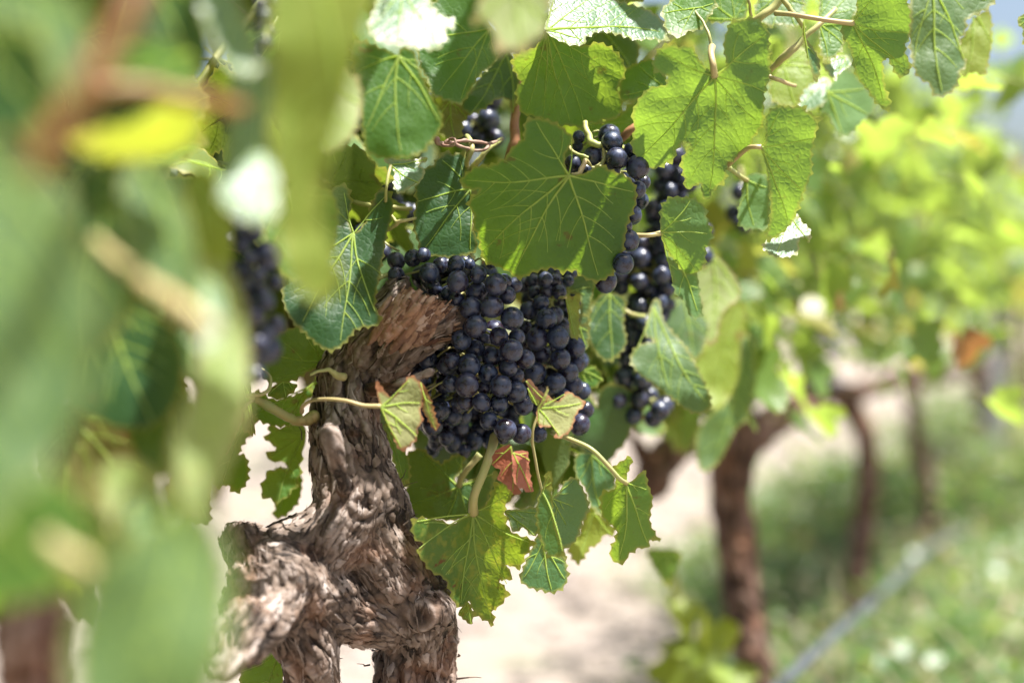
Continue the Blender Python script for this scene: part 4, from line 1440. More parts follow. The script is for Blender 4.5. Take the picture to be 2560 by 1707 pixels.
L(vine, '2', [(1240, 150), (1305, 135), (1330, 60), (1350, -40), (1600, -40), (1642, 20), (1672, 70), (1660, 200), (1622, 300), (1660, 420), (1600, 476), (1560, 440), (1520, 360), (1490, 372), (1490, 440), (1502, 540), (1532, 620), (1525, 686), (1470, 650), (1440, 620),
                (1400, 560), (1350, 500), (1310, 420), (1290, 300), (1240, 220)], (1305, 145), .985, 'under', tilt=(.2, -.45), tips=[(1500, 640), (1640, 420), (1650, 200), (1450, -30)], wav=.003,
  pet=('2', [(1305, 145, .985), (1180, 130, .98), (1050, 110, .98), (930, 90, .985), (830, 82, .995)]), pet_mat='petiole_pink', pet_r=.0017, label='pale translucent leaf with a yellow tip, upper right')
L(vine, '2', [(1660, 130), (1700, -40), (2150, -40), (2148, 40), (2062, 90), (2002, 120), (2000, 180), (1960, 250), (1972, 330), (2000, 372), (1990, 420), (1960, 440), (1942, 530), (1850, 592), (1790, 570), (1772, 510), (1740, 505), (1690, 450), (1668, 370), (1650, 260)],
  (1800, -80), .93, 'sage', tilt=(0, .25), fold=.2, fold_dir=(1850, 580), tips=[(1850, 580), (1680, 350), (1990, 380), (2130, 0)], label='grey green pointed leaf at the top right corner')
L(vine, '2', [(1940, 300), (2000, 190), (2062, 100), (2142, 70), (2155, 200), (2152, 290), (2132, 380), (2112, 462), (2040, 440), (1980, 470), (1950, 420)], (2040, 60), 1.10, 'yellow', tilt=(0, .2))
L(vine, '2', [(2310, 130), (2360, 80), (2420, 60), (2420, 300), (2350, 260), (2345, 180)], (2420, 60), .95, 'mid', tilt=(0, .3))
L(vine, '2', [(1090, 650), (1120, 600), (1160, 540), (1250, 420), (1350, 500), (1440, 640), (1420, 690), (1340, 762), (1300, 810), (1232, 832), (1182, 760), (1150, 700), (1090, 680)], (1145, 560), 1.12, 'under', tilt=(0, .3), tips=[(1400, 700), (1240, 820), (1380, 540)])
L(vine, '2', [(770, 1480), (850, 1440), (920, 1370), (960, 1310), (1000, 1372), (1040, 1402), (1042, 1482), (1000, 1450), (972, 1480), (962, 1555), (850, 1575), (780, 1545), (750, 1512)], (930, 1330), 1.03, 'blue', tilt=(.25, .95), tooth=(.005, .0012))
L(vine, '2', [(640, 1100), (700, 1060), (780, 1090), (792, 1200), (782, 1390), (720, 1405), (620, 1392), (598, 1330), (620, 1200)], (655, 1100), 1.05, 'under', tilt=(.1, .2), tips=[(700, 1390), (780, 1150)],
  pet=('2', [(655, 1105, 1.05), (600, 1070, 1.03), (540, 1025, 1.01)]), pet_r=.0016)
L(vine, '2', [(130, 70), (200, 0), (260, -40), (330, -40), (470, 12), (425, 100), (372, 180), (300, 190), (240, 232), (165, 190), (148, 130)], (335, 50), .975, 'mid', tilt=(.1, .6), fold=.4, fold_dir=(250, 220), tips=[(250, 220), (150, 80), (450, 20)])
L(vine, '2', [(400, -40), (560, -60), (645, -40), (652, 100), (580, 125), (500, 142), (430, 130), (400, 80)], (580, 122), 1.05, 'mid', tilt=(0, .3))
L(vine, '2', [(700, 60), (780, -50), (980, -50), (1002, 50), (990, 130), (950, 162), (850, 150), (780, 160)], (860, -40), 1.06, 'green', tilt=(0, .5))
L(vine, '2', [(1100, 0), (1120, -50), (1340, -50), (1332, 60), (1290, 140), (1250, 200), (1240, 300), (1180, 352), (1140, 400), (1105, 300), (1095, 150)], (1100, 150), 1.04, 'mid', tilt=(.1, .4))
L(vine, '2', [(1000, 130), (1020, 240), (1050, 280), (1100, 380), (1092, 480), (1070, 502), (1042, 400), (1010, 300), (995, 200)], (1002, 130), .98, 'blue', tilt=(.9, .1), grid=.003, tooth=(.005, .001))
L(vine, '2', [(1120, 400), (1180, 352), (1270, 340), (1292, 400), (1230, 440), (1190, 492), (1150, 440)], (1260, 350), 1.07, 'blue', tilt=(.25, .95))
L(vine, '2', [(800, 490), (880, 400), (960, 300), (1080, 330), (1100, 450), (1000, 560), (960, 660), (860, 640), (800, 600)], (880, 400), 1.10, 'yellow', tilt=(0, .4))
L(vine, '2', [(950, 540), (1020, 500), (1150, 480), (1170, 560), (1120, 640), (1020, 680), (960, 650)], (1150, 490), 1.13, 'blue', tilt=(0, .8))
L(vine, '1', [(1935, 620), (1960, 500), (2050, 440), (2150, 412), (2200, 450), (2260, 560), (2260, 640), (2140, 640), (2060, 690), (1940, 690)], (2250, 600), 1.035, 'green', tilt=(0, .3), tips=[(1950, 660), (2060, 450)])
L(vine, '1', [(1650, 940), (1700, 860), (1900, 820), (2060, 680), (2120, 700), (2080, 850), (1980, 960), (1880, 1010), (1760, 1040)], (1700, 860), 1.07, 'mid', tilt=(0, .4))
L(vine, '1', [(1560, 500), (1700, 250), (1900, 230), (2060, 300), (2050, 430), (1960, 500), (1940, 420), (1760, 300)], (1800, 200), 1.09, 'dark', tilt=(0, .6))
L(vine, '3', [(1420, 660), (1470, 668), (1520, 648), (1516, 760), (1512, 950), (1485, 955), (1458, 945), (1440, 800)], (1422, 664), 1.02, 'yellow', tilt=(.3, 0), grid=.0035, tooth=(.006, .0006), tips=[(1485, 940)])
L(vine, '3', [(1425, 640), (1480, 540), (1560, 500), (1622, 560), (1600, 700), (1585, 820), (1580, 980), (1560, 1040), (1515, 960), (1520, 780), (1520, 660)], (1440, 640), 1.05, 'sage', tilt=(.4, .1), tips=[(1565, 1020), (1600, 600)])
L(vine, 'D', [(1368, 690), (1400, 672), (1436, 690), (1432, 740), (1438, 790), (1400, 830), (1362, 800), (1350, 740)], (1400, 675), 1.12, 'dark', tilt=(0, .3), grid=.005)
L(vine, 'D', [(1330, 850), (1360, 838), (1382, 860), (1378, 880), (1350, 896), (1332, 880)], (1335, 850), 1.08, 'mid', grid=.004)
L(vine, 'A', [(1400, 935), (1420, 850), (1450, 760), (1500, 790), (1490, 840), (1440, 890)], (1450, 760), 1.03, 'mid', grid=.0035)
L(vine, 'A', [(1100, 1100), (1150, 1110), (1215, 1250), (1260, 1330), (1262, 1480), (1220, 1500), (1150, 1320), (1120, 1200)], (1105, 1110), 1.02, 'green', tilt=(.3, 0), grid=.004)
L(vine, 'D', [(1490, 1262), (1560, 1265), (1555, 1300), (1535, 1345), (1515, 1320), (1495, 1290)], (1530, 1262), 1.3, 'mid', grid=.006)
L(vine, 'D', [(1590, 640), (1620, 580), (1660, 600), (1690, 640), (1700, 680), (1660, 720), (1640, 790), (1600, 760), (1610, 700)], (1640, 590), 1.22, 'pale', tilt=(0, .3), grid=.006)
L(vine, 'D', [(1640, 760), (1680, 700), (1712, 700), (1700, 800), (1690, 880), (1650, 940), (1600, 900), (1580, 860), (1620, 800)], (1700, 710), 1.3, 'yellow', tilt=(0, .3), grid=.006)
L(vine, 'D', [(1700, 760), (1725, 780), (1735, 860), (1715, 960), (1690, 985), (1650, 1060), (1610, 1080), (1600, 1000), (1640, 940), (1690, 880)], (1715, 770), 1.35, 'sage', tilt=(0, .3), grid=.007)

# ---- grapes of the vine in focus
main = [(478, 505, 72), (362, 400, 60), (245, 420, 62), (250, 520, 60), (555, 450, 55), (665, 445, 62), (755, 445, 42), (815, 515, 62), (675, 565, 77), (510, 610, 55), (940, 585, 80), (800, 640, 77), (600, 650, 55),
        (665, 690, 55), (765, 747, 78), (915, 740, 78), (1020, 660, 60), (1052, 820, 82), (800, 875, 78), (700, 880, 50), (960, 945, 68), (1085, 950, 60), (700, 970, 70), (850, 960, 65), (793, 1043, 70), (1045, 1040, 83),
        (912, 1095, 73), (1145, 1100, 68), (755, 1145, 78), (640, 1110, 60), (595, 1150, 62), (1025, 1160, 68), (885, 1205, 70), (1080, 1215, 55), (740, 1280, 85), (975, 1285, 77), (630, 1270, 60), (1080, 1330, 75),
        (860, 1300, 50), (840, 1400, 65), (960, 1410, 68), (1130, 1425, 70), (730, 1400, 60), (890, 1525, 62), (1005, 1586, 78), (1115, 1616, 70), (990, 1640, 45), (1070, 590, 55), (1000, 560, 50), (900, 440, 40), (440, 380, 50)]
ms = gp('3', main, .975)
bunch(vine, ms, 'big central bunch hanging beside the trunk head', axis_top=P(1180, 640, 1.03),
      fill=([P(1080, 900, 1.02), P(1090, 1010, 1.02), P(1170, 800, 1.02), P(1130, 700, 1.02)], [(.018, .015, .025), (.028, .016, .022), (.022, .015, .03), (.025, .015, .012)], 46, .0080), seed=1)
low = [(500, 1420, 55), (520, 1620, 58), (460, 1560, 50), (600, 1640, 60), (560, 1380, 62), (640, 1450, 64), (600, 1540, 60), (700, 1530, 62), (790, 1500, 55)]
ls = gp('3', low, 1.035)
ls += gp('5', [(530, 160, 62), (640, 170, 60), (560, 60, 60), (690, 60, 62), (790, 150, 64), (820, 70, 60), (720, 220, 50), (500, 210, 50), (860, 110, 45), (480, 60, 50)], 1.04)
bunch(vine, ls, 'shaded bunch low behind the central one', axis_top=P(1150, 980, 1.08), fill=([P(1150, 1060, 1.07), P(1240, 1010, 1.08)], [(.035, .012, .02), (.03, .012, .02)], 62, .0080), seed=2)
sec = [(1170, 765, 66), (1290, 820, 75), (1225, 960, 80), (1370, 950, 78), (1350, 800, 62), (1250, 710, 58), (1140, 880, 50), (1400, 870, 60), (1490, 1020, 70), (1385, 1100, 72), (1260, 1070, 65), (1500, 1130, 62), (1210, 1200, 80),
       (1440, 1190, 72), (1350, 1265, 72), (1480, 1290, 70), (1540, 1320, 60), (1250, 1290, 50), (1400, 1350, 55), (1560, 1450, 60), (1520, 1552, 72), (1150, 1290, 40), (1150, 1000, 60), (1240, 1620, 55), (1180, 1340, 40),
       (1130, 590, 55), (1195, 560, 52), (1280, 550, 55), (1210, 640, 50), (1350, 560, 52), (1380, 640, 50), (1290, 630, 52), (1440, 560, 40), (1420, 1440, 45)]
ss = gp('3', sec, 1.02)
bunch(vine, ss, 'second bunch hanging just right of the central one', axis_top=P(1360, 680, 1.07), fill=([P(1370, 900, 1.07), P(1390, 730, 1.08)], [(.025, .015, .045), (.025, .015, .02)], 52, .0078), seed=3)
ur = gp('1', [(1887, 975, 75), (1750, 1077, 65), (1612, 1135, 62), (1915, 1095, 74), (2015, 1040, 54), (1880, 1160, 68), (2060, 1155, 82), (2055, 1315, 62), (2085, 1380, 62), (2010, 1400, 45), (2030, 1480, 60), (2000, 1270, 50), (1700, 1180, 50),
             (1650, 950, 45), (1640, 1010, 45), (1800, 1220, 60), (2100, 1260, 50)], .985)
ur += gp('3', [(1895, 100, 66), (1860, 280, 72), (1820, 440, 76), (1700, 560, 80), (1935, 10, 56), (1830, 180, 55), (1760, 330, 60), (1700, 440, 60)], .985)
bunch(vine, ur, 'bunch with dusty sunlit tops peeping over the central leaf', axis_top=P(1525, 330, 1.02), fill=([P(1530, 440, 1.02), P(1520, 560, 1.02)], [(.02, .01, .03), (.015, .008, .04)], 30, .0078), seed=4)


def soft_bunch(parent, cx, ax, n, r, label, top, seed):
    g0 = [(*cx[0], r)]
    bunch(parent, g0, label, axis_top=top, fill=(cx, ax, n - 1, r), seed=seed, back=0)


k = 1.08 / FPX
soft_bunch(vine, [P(1130, 830, 1.075), P(1120, 960, 1.08), P(1170, 720, 1.08), P(1230, 1000, 1.09)], [(90 * k, .012, 80 * k), (90 * k, .012, 80 * k), (110 * k, .012, 45 * k), (70 * k, .012, 60 * k)], 98, .0080, 'dark bunch behind the central one', P(1180, 620, 1.1), 31)
k = 1.17 / FPX
soft_bunch(vine, [P(1690, 440, 1.17), P(1680, 560, 1.17), P(1620, 680, 1.17), P(1610, 790, 1.17)], [(48 * k, .02, 60 * k), (70 * k, .025, 80 * k), (90 * k, .025, 90 * k), (65 * k, .02, 90 * k)], 98, .0076, 'long bunch in the shade behind the rounded leaf', P(1690, 380, 1.19), 5)
soft_bunch(vine, [P(1590, 880, 1.17), P(1580, 980, 1.17), P(1625, 1020, 1.17)], [(45 * k, .02, 70 * k), (45 * k, .02, 60 * k), (40 * k, .015, 35 * k)], 60, .0076, 'bunch ending behind the grey green leaf', P(1600, 800, 1.19), 6)
soft_bunch(vine, [P(1225, 300, 1.16), P(1180, 330, 1.16)], [(40 * k, .02, 55 * k), (50 * k, .02, 30 * k)], 30, .0085, 'dark bunch deep inside the leaves near the top', P(1220, 240, 1.18), 7)
soft_bunch(vine, [P(1760, 640, 1.2), P(1755, 600, 1.2)], [(22 * k, .01, 40 * k)] * 2, 8, .0082, 'few berries right of the rounded leaf', P(1750, 570, 1.2), 8)
soft_bunch(vine, [P(950, 600, 1.13), P(990, 560, 1.13), P(940, 500, 1.13)], [(50 * k, .02, 50 * k)] * 3, 40, .0085, 'shaded bunch behind the torn leaf', P(960, 440, 1.16), 9)
soft_bunch(vine, [P(1850, 480, 1.3), P(1850, 540, 1.3)], [(25 * k, .012, 40 * k)] * 2, 14, .0082, 'small blurred bunch behind the folded leaf', P(1850, 420, 1.3), 10)

# ---- filler leaves of the vine in focus: behind the traced ones, and the canopy overhead that shades them
rs = np.random.RandomState(50)
pose = []
for i in range(900):
    s = rs.uniform(-.40, .75)
    t = rs.uniform(-.36, -.02)
    z = rs.uniform(.60, 1.02)
    if z < .70 and rs.rand() < .75:
        continue
    pose.append((s, t, z))
pose = pose[:330]


SUNNY = [P(1450, 200, .97), P(1500, 250, .97), P(1540, 610, .95), P(930, 1330, .95), P(900, 1250, .95), P(960, 1400, .96), P(1690, 500, 1.0), P(1560, 380, .98), P(1000, 780, .97)]
SD = np.array(SUN_DIR)


def shades(w, rad=.05):
    for q in SUNNY:
        t = (w - q) @ SD
        if t > 0 and np.linalg.norm(w - q - SD * t) < rad:
            return True
    return False



fine_items, mass = [], []
for (s, t, z) in pose:
    w = R(s, t, z)
    px = 1280 + w[0] / w[1] * FPX
    py = 700 - (w[2] - CAM_H) / w[1] * FPX
    nr, tp = rand_leaf(rs, (RPER[0], RPER[1], 0))
    sc = rs.uniform(.75, 1.25)
    # keep the open gap left of the trunk and below the bunches
    if py > 1000 and px < 1500:
        continue
    if px < 760 and py > 880:
        continue
    if shades(w):
        continue
    inside = -100 < px < 2700 and -100 < py < 1150
    (fine_items if inside and t > -.24 else mass).append((w, nr, tp, sc))
n_ind = max(0, 98 - HERO_N[0])
fine_items.sort(key=lambda q: q[0][1] - q[3] * .05)
for it in fine_items[:n_ind]:
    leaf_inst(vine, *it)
mass += fine_items[n_ind:]
for i in range(330):          # canopy above the frame
    s, t, z = rs.uniform(-.45, .8), rs.uniform(-.42, -.10) if i < 300 else rs.uniform(-.06, .22), rs.uniform(.98, 1.34)
    w = R(s, t, z)
    if (z - CAM_H) / max(w[1], .2) < .205 or shades(w):
        continue
    nr, tp = rand_leaf(rs, (RPER[0] * (1 if t > 0 else -1), RPER[1] * (1 if t > 0 else -1), 0), up=1.0)
    mass.append((w, nr, tp, rs.uniform(.8, 1.3)))
rs = np.random.RandomState(123)
for i in range(26):
    if i < 15:
        q = P(rs.uniform(1060, 1500), rs.uniform(1010, 1150), rs.uniform(1.10, 1.22))
    else:
        q = P(rs.uniform(1400, 1640), rs.uniform(650, 1000), rs.uniform(1.22, 1.34))
    nr, tp = rand_leaf(rs, (RPER[0], RPER[1], 0), up=.4, spread=.4)
    mass.append((q, nr, tp, rs.uniform(.6, .9)))
for (sx, sy, sz, sc) in ((.088, .948, 1.06, .74), (.030, .945, 1.09, .70)):  # unseen leaves added above the frame only to shade the central leaf
    leaf_inst(vine, np.array([sx, sy, sz]), (.25, -.25, 1.0), (.3, -1, -.2), sc, fine=False, mat='dark')
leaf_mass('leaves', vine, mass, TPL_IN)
for i in range(9):
    s = rs.uniform(-.35, .7)
    a = [R(s, rs.uniform(-.1, -.2), .68), R(s + rs.uniform(-.05, .05), -.16, .9), R(s + rs.uniform(-.1, .1), -.1, 1.1), R(s + rs.uniform(-.15, .15), rs.uniform(-.15, .1), 1.38)]
    c_ = catmull(np.array(a), 6)
    tv, tf = tube(c_, np.linspace(.0045, .002, len(c_)), 8)
    mesh_obj('cane', tv, tf, M['cane_brown' if i % 2 else 'cane_green'], parent=vine, origin=a[0])
# cordon arm running on to the right behind the bunches
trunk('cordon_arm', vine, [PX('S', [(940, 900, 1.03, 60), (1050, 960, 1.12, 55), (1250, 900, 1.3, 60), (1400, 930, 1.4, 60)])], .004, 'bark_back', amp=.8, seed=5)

# ================================================================== THE NEAR VINE AT THE LEFT
nb = R(-.62, -.02, 0)
near = empty('grapevine', nb, 'blurred nearest grapevine filling the left side with large out of focus leaves', 'grapevine', 'grapevines standing in the vineyard row')
trunk('trunk', near, [PX('D', [(80, 1800, .66, 75), (75, 1560, .66, 85), (80, 1460, .66, 85), (90, 1380, .67, 60), (60, 1300, .68, 50)])], .003, 'bark_back', amp=.9, seed=12, flakes=150)
NL = lambda *a, **kw: make_leaf(near, *a, grid=.006, tooth=(.007, .0014), **kw)
NL('D', [(-140, 300), (0, 325), (70, 335), (140, 420), (200, 560), (228, 700), (205, 900), (150, 1020), (60, 1120), (-140, 1200)], (-60, 330), .43, 'sage', tilt=(.2, .3), label='huge soft grey green leaf along the left edge')
NL('D', [(-140, 1000), (40, 1010), (120, 1080), (200, 1170), (212, 1250), (180, 1320), (100, 1370), (-60, 1400), (-140, 1390)], (-100, 1040), .46, 'green', tilt=(.1, .2), label='dark green blurred leaf low at the left')
NL('D', [(160, 320), (250, 292), (330, 275), (390, 220), (435, 200), (462, 250), (450, 320), (400, 352), (300, 366), (210, 356)], (430, 215), .52, 'yellow', tilt=(.1, -.9), label='bright yellow green blurred leaf lit through')
NL('D', [(-140, 30), (0, 38), (62, 50), (112, 140), (122, 225), (70, 290), (-140, 300)], (-60, 40), .50, 'dark', tilt=(0, .1))
NL('D', [(-80, -60), (60, -60), (160, -20), (215, 80), (205, 200), (160, 260), (120, 180), (70, 70), (-60, 30)], (60, -60), .48, 'sage', tilt=(0, .4))
NL('D', [(250, -60), (420, -60), (470, 40), (480, 140), (440, 190), (300, 170), (240, 120)], (340, -60), .62, 'dark', tilt=(0, .2))
NL('D', [(250, 130), (330, 90), (430, 110), (450, 200), (380, 230), (290, 200)], (440, 120), .60, 'mid', tilt=(0, .4))
NL('D', [(450, -20), (500, -50), (545, 0), (585, 90), (600, 150), (560, 170), (500, 120)], (500, -50), .62, 'blue', tilt=(.5, .95), label='white glinting blurred leaf at the top')
NL('D', [(545, 140), (600, 135), (645, 152), (640, 200), (612, 300), (640, 400), (628, 500), (580, 510), (520, 480), (500, 420), (520, 330), (525, 230)], (600, 135), .66, 'blue', tilt=(.5, .95), label='white glinting blurred leaf beside the yellow green one')
NL('D', [(640, -60), (860, -60), (835, 60), (800, 200), (770, 300), (745, 400), (735, 500), (782, 620), (770, 672), (722, 690), (672, 650), (640, 540), (650, 450), (625, 350), (625, 150)], (740, -60), .56, 'yellow', tilt=(.1, .0), quad=(-3, 0, 0), label='long yellow green blurred leaf left of the trunk')
NL('D', [(290, 380), (372, 378), (422, 460), (445, 560), (462, 700), (400, 722), (330, 640), (275, 520)], (330, 375), .55, 'sage', tilt=(.1, .5))
NL('D', [(430, 420), (480, 400), (530, 520), (520, 640), (470, 660), (430, 560)], (450, 410), .68, 'yellow', tilt=(.2, .1))
NL('D', [(180, 420), (290, 380), (330, 520), (320, 700), (240, 760), (190, 640)], (240, 390), .62, 'dark', tilt=(0, .2))
NL('D', [(130, 700), (230, 640), (340, 700), (420, 820), (380, 960), (260, 980), (150, 900)], (220, 650), .74, 'dark', tilt=(0, .3))
NL('D', [(440, 620), (500, 600), (548, 660), (572, 800), (566, 950), (520, 1080), (480, 1160), (420, 1150), (392, 1000), (440, 900), (460, 740)], (500, 605), .60, 'pale', tilt=(.2, .3), label='mottled sage leaf in the middle of the left side')
NL('D', [(100, 960), (200, 930), (320, 990), (360, 1100), (300, 1180), (200, 1190), (110, 1120)], (150, 950), .78, 'olive', tilt=(0, .2))
NL('D', [(300, 860), (400, 840), (440, 960), (420, 1080), (340, 1080), (290, 980)], (370, 850), .74, 'dark', tilt=(0, .4))
NL('D', [(195, 1330), (250, 1260), (340, 1200), (450, 1150), (520, 1260), (532, 1400), (500, 1580), (430, 1680), (230, 1680), (160, 1560)], (420, 1160), .42, 'sage', tilt=(.1, .3), label='large pale blurred leaf at the bottom left')
NL('D', [(380, 1040), (430, 1000), (470, 1100), (450, 1180), (400, 1180)], (430, 1005), .62, 'sage', tilt=(.1, .8))
NL('D', [(640, 180), (700, 130), (780, 150), (830, 200), (815, 300), (760, 350), (700, 320)], (700, 140), .80, 'pale', tilt=(0, .6))
NL('D', [(600, 470), (660, 430), (760, 440), (770, 560), (700, 640), (640, 620)], (660, 440), .86, 'mid', tilt=(0, .4))
NL('D', [(240, 560), (300, 540), (420, 600), (560, 720), (600, 860), (480, 900), (360, 800), (250, 660)], (300, 550), .80, 'dark', tilt=(0, .4))
NL('D', [(150, 560), (230, 540), (290, 620), (280, 740), (200, 820), (140, 760), (120, 650)], (220, 545), .60, 'dark', tilt=(0, .1))
NL('D', [(430, 640), (480, 620), (520, 700), (500, 800), (450, 790)], (470, 625), .57, 'blue', tilt=(.5, .95))
NL('D', [(230, 1080), (320, 1060), (380, 1140), (350, 1240), (270, 1250)], (300, 1065), .58, 'pale', tilt=(.1, .3))
NL('D', [(120, 1180), (200, 1160), (330, 1250), (340, 1330), (240, 1360), (150, 1300)], (200, 1165), .62, 'dark', tilt=(0, .1))
NL('D', [(300, 1150), (370, 1130), (400, 1200), (350, 1260), (300, 1230)], (370, 1135), .56, 'blue', tilt=(.5, .95))
NL('D', [(560, 1490), (640, 1500), (650, 1560), (620, 1640), (560, 1640)], (640, 1500), 1.0, 'mid', tilt=(0, .2))
stem('cane', near, 'D', [(360, -120, .42), (300, 20, .41), (210, 170, .40), (130, 300, .395), (80, 400, .39)], [30, 32, 32, 30, 28], 'cane_orange', label='thick blurred orange brown cane')
stem('cane', near, 'D', [(190, 215, .48), (320, 205, .49), (450, 225, .50), (560, 250, .52)], [26, 24, 22, 18], 'cane_orange')
stem('petiole', near, 'D', [(215, 555, .52), (300, 620, .51), (370, 670, .5), (430, 715, .49), (490, 760, .49)], [13, 15, 22, 26, 22], 'petiole_pink')
stem('petiole', near, 'D', [(100, 1240, .44), (160, 1275, .44), (220, 1310, .44), (270, 1350, .44)], [18, 22, 22, 16], 'petiole_pink')
ng = gp('6', [(1180, 1060, 34), (1120, 1060, 34), (1110, 1130, 34), (1150, 1190, 34), (1120, 1250, 34), (1190, 1270, 36), (1130, 1320, 34), (1270, 1300, 36), (1220, 1390, 46), (1170, 1460, 44), (1270, 1500, 46), (1220, 1540, 44), (1190, 1350, 38), (1080, 1000, 30), (1060, 1110, 30)], .74)
ng += gp('7', [(1180, 10, 44), (1160, 90, 42), (1200, 60, 40), (1170, 160, 42), (1130, 120, 34)], .74)
bunch(near, ng, 'blurred slender bunch hanging between the leaves', axis_top=P(560, 480, .77), fill=([P(630, 700, .77), P(640, 850, .77)], [(.008, .008, .035), (.008, .008, .025)], 18, .0085), seed=20)
bunch(near, gp('6', [(1215, 75, 34), (1200, 20, 30), (1250, 10, 26), (1190, 130, 26), (1215, 200, 34), (1190, 250, 26), (1240, 150, 22)], .74), 'blurred berries at the top', axis_top=P(660, -40, .76), seed=21)
mass = []
for i in range(420):
    s, t, z = rs.uniform(-.95, -.20), rs.uniform(-.42, -.02), rs.uniform(.62, 1.15)
    w = R(s, t, z)
    if w[1] < .35:
        continue
    px = 1280 + w[0] / w[1] * FPX
    py = 700 - (w[2] - CAM_H) / w[1] * FPX
    if px > 640 and py > 560 or w[1] < .62 and px > 200:
        continue
    if py > 1000 + rs.uniform(-60, 60) and px > 300:
        continue
    nr, tp = rand_leaf(rs, (RPER[0], RPER[1], 0))
    mass.append((w, nr, tp, rs.uniform(.8, 1.25)))
mass.sort(key=lambda q: q[0][1])
for it in mass[:70]:
    leaf_inst(near, *it, fine=False)
mass = mass[70:]
for i in range(110):
    s, t, z = rs.uniform(-1.1, -.3), rs.uniform(-.42, -.12) if i < 96 else rs.uniform(-.08, .2), rs.uniform(1.0, 1.34)
    w = R(s, t, z)
    if (z - CAM_H) / max(w[1], .2) < .22 or w[1] < .1:
        continue
    nr, tp = rand_leaf(rs, (RPER[0], RPER[1], 0), up=1.0)
    mass.append((w, nr, tp, rs.uniform(.8, 1.3)))
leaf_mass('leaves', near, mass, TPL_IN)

# ================================================================== VINES FURTHER ALONG THE ROW
GRP = 'grapevines standing in the vineyard row'


def back_vine(base, chains, label, s0, s1, top, n_ind, n_mass, seed, low=.60, bunches=0, group=GRP):
    v = empty('grapevine', base, label, 'grapevine', group)
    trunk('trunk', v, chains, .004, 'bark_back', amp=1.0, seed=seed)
    rs = np.random.RandomState(seed)
    b2 = np.asarray(base)[:2]
    items = []
    for i in range(n_ind + n_mass):
        s = rs.uniform(s0, s1)
        t = rs.normal(0, .13)
        z = low + (top - low) * rs.beta(1.3, 1.2) + .05 * math.sin(s * 9) + (.06 if rs.rand() < .1 else 0)
        p = b2 + RDIR * s + RPER * t
        sg = 1 if t > -.05 else -1
        nr, tp = rand_leaf(rs, (RPER[0] * sg, RPER[1] * sg, 0))
        items.append((np.array([p[0], p[1], z]), nr, tp, rs.uniform(.36, .70), t))
    items.sort(key=lambda q: -q[4])
    items = [q[:4] for q in items]
    for it in items[:n_ind]:
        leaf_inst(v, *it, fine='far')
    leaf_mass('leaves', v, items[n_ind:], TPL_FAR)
    for i in range(bunches):
        s = rs.uniform(s0, s1)
        p = b2 + RDIR * s + RPER * .05
        soft_bunch(v, [np.array([p[0], p[1], low + .06]), np.array([p[0], p[1], low + .0])], [(.03, .03, .04), (.018, .018, .03)], 26, .008, None, np.array([p[0], p[1], low + .14]), seed + i)
    return v


def DP(x, y, d):
    return P(x / .91875, y / .91875, np.float64(d))


b = np.array([*DP(1720, 1568, 1.9)[:2], 0])
second = back_vine(b, [PX('D', [(1735, 1830, 1.9, 40), (1730, 1560, 1.9, 42), (1712, 1430, 1.9, 46), (1690, 1250, 1.9, 48), (1678, 1120, 1.9, 52), (1690, 1020, 1.9, 60), (1700, 980, 1.9, 50)]),
              PX('D', [(1700, 1010, 1.9, 46), (1750, 985, 2.0, 42), (1800, 945, 2.15, 36), (1870, 905, 2.4, 36), (1900, 890, 2.6, 34)]),
              PX('D', [(1690, 1010, 1.9, 40), (1610, 1010, 1.82, 30), (1530, 1050, 1.78, 40), (1500, 1095, 1.76, 46), (1490, 1120, 1.75, 32)]),
              PX('D', [(1500, 1070, 1.77, 30), (1460, 1010, 1.74, 20), (1430, 960, 1.7, 16)])],
          'second grapevine with a thick reddish brown trunk standing alone at the right of the bunches', -.55, .5, 1.24, 46, 640, 60, .66, bunches=1)
rs = np.random.RandomState(91)
for i in range(52):
    q = P(rs.uniform(1500, 1900), rs.uniform(620, 1050), rs.uniform(1.38, 1.72))
    nr, tp = rand_leaf(rs, (RPER[0], RPER[1], 0))
    leaf_inst(second, q, nr, tp, rs.uniform(.6, .95), fine='far')
b = np.array([*DP(1960, 1350, 2.8)[:2], 0])
back_vine(b, [PX('D', [(1955, 1700, 2.8, 28), (1960, 1400, 2.8, 28), (1985, 1200, 2.8, 28), (1992, 1060, 2.8, 26), (1975, 970, 2.8, 26), (1930, 905, 2.75, 32), (1870, 885, 2.6, 30)]),
              PX('D', [(1940, 905, 2.75, 28), (2000, 890, 2.9, 22), (2060, 870, 3.1, 20)])],
          'third grapevine, its slim trunk bent into an arch at the top', -.45, .5, 1.20, 100, 600, 61, .67, bunches=1)
b = np.array([*DP(2125, 1100, 3.6)[:2], 0])
back_vine(b, [PX('D', [(2135, 1400, 3.6, 20), (2128, 1100, 3.6, 20), (2105, 1000, 3.6, 19), (2095, 920, 3.6, 20), (2090, 850, 3.6, 20)]),
              PX('D', [(2095, 880, 3.6, 17), (2160, 870, 3.8, 15), (2200, 850, 4.0, 15)])],
          'fourth grapevine with a thin dark trunk', -.45, .5, 1.14, 90, 520, 62, .67)
b = np.array([*DP(2240, 1000, 4.6)[:2], 0])
back_vine(b, [PX('D', [(2235, 1250, 4.6, 18), (2238, 1050, 4.6, 18), (2250, 940, 4.6, 19), (2245, 830, 4.6, 20)]),
              PX('D', [(2245, 860, 4.6, 15), (2190, 850, 4.4, 14)]), PX('D', [(2245, 860, 4.6, 15), (2300, 830, 4.9, 14)])],
          'fifth grapevine beside the grey post', -.5, .5, 1.10, 60, 480, 63, .67)
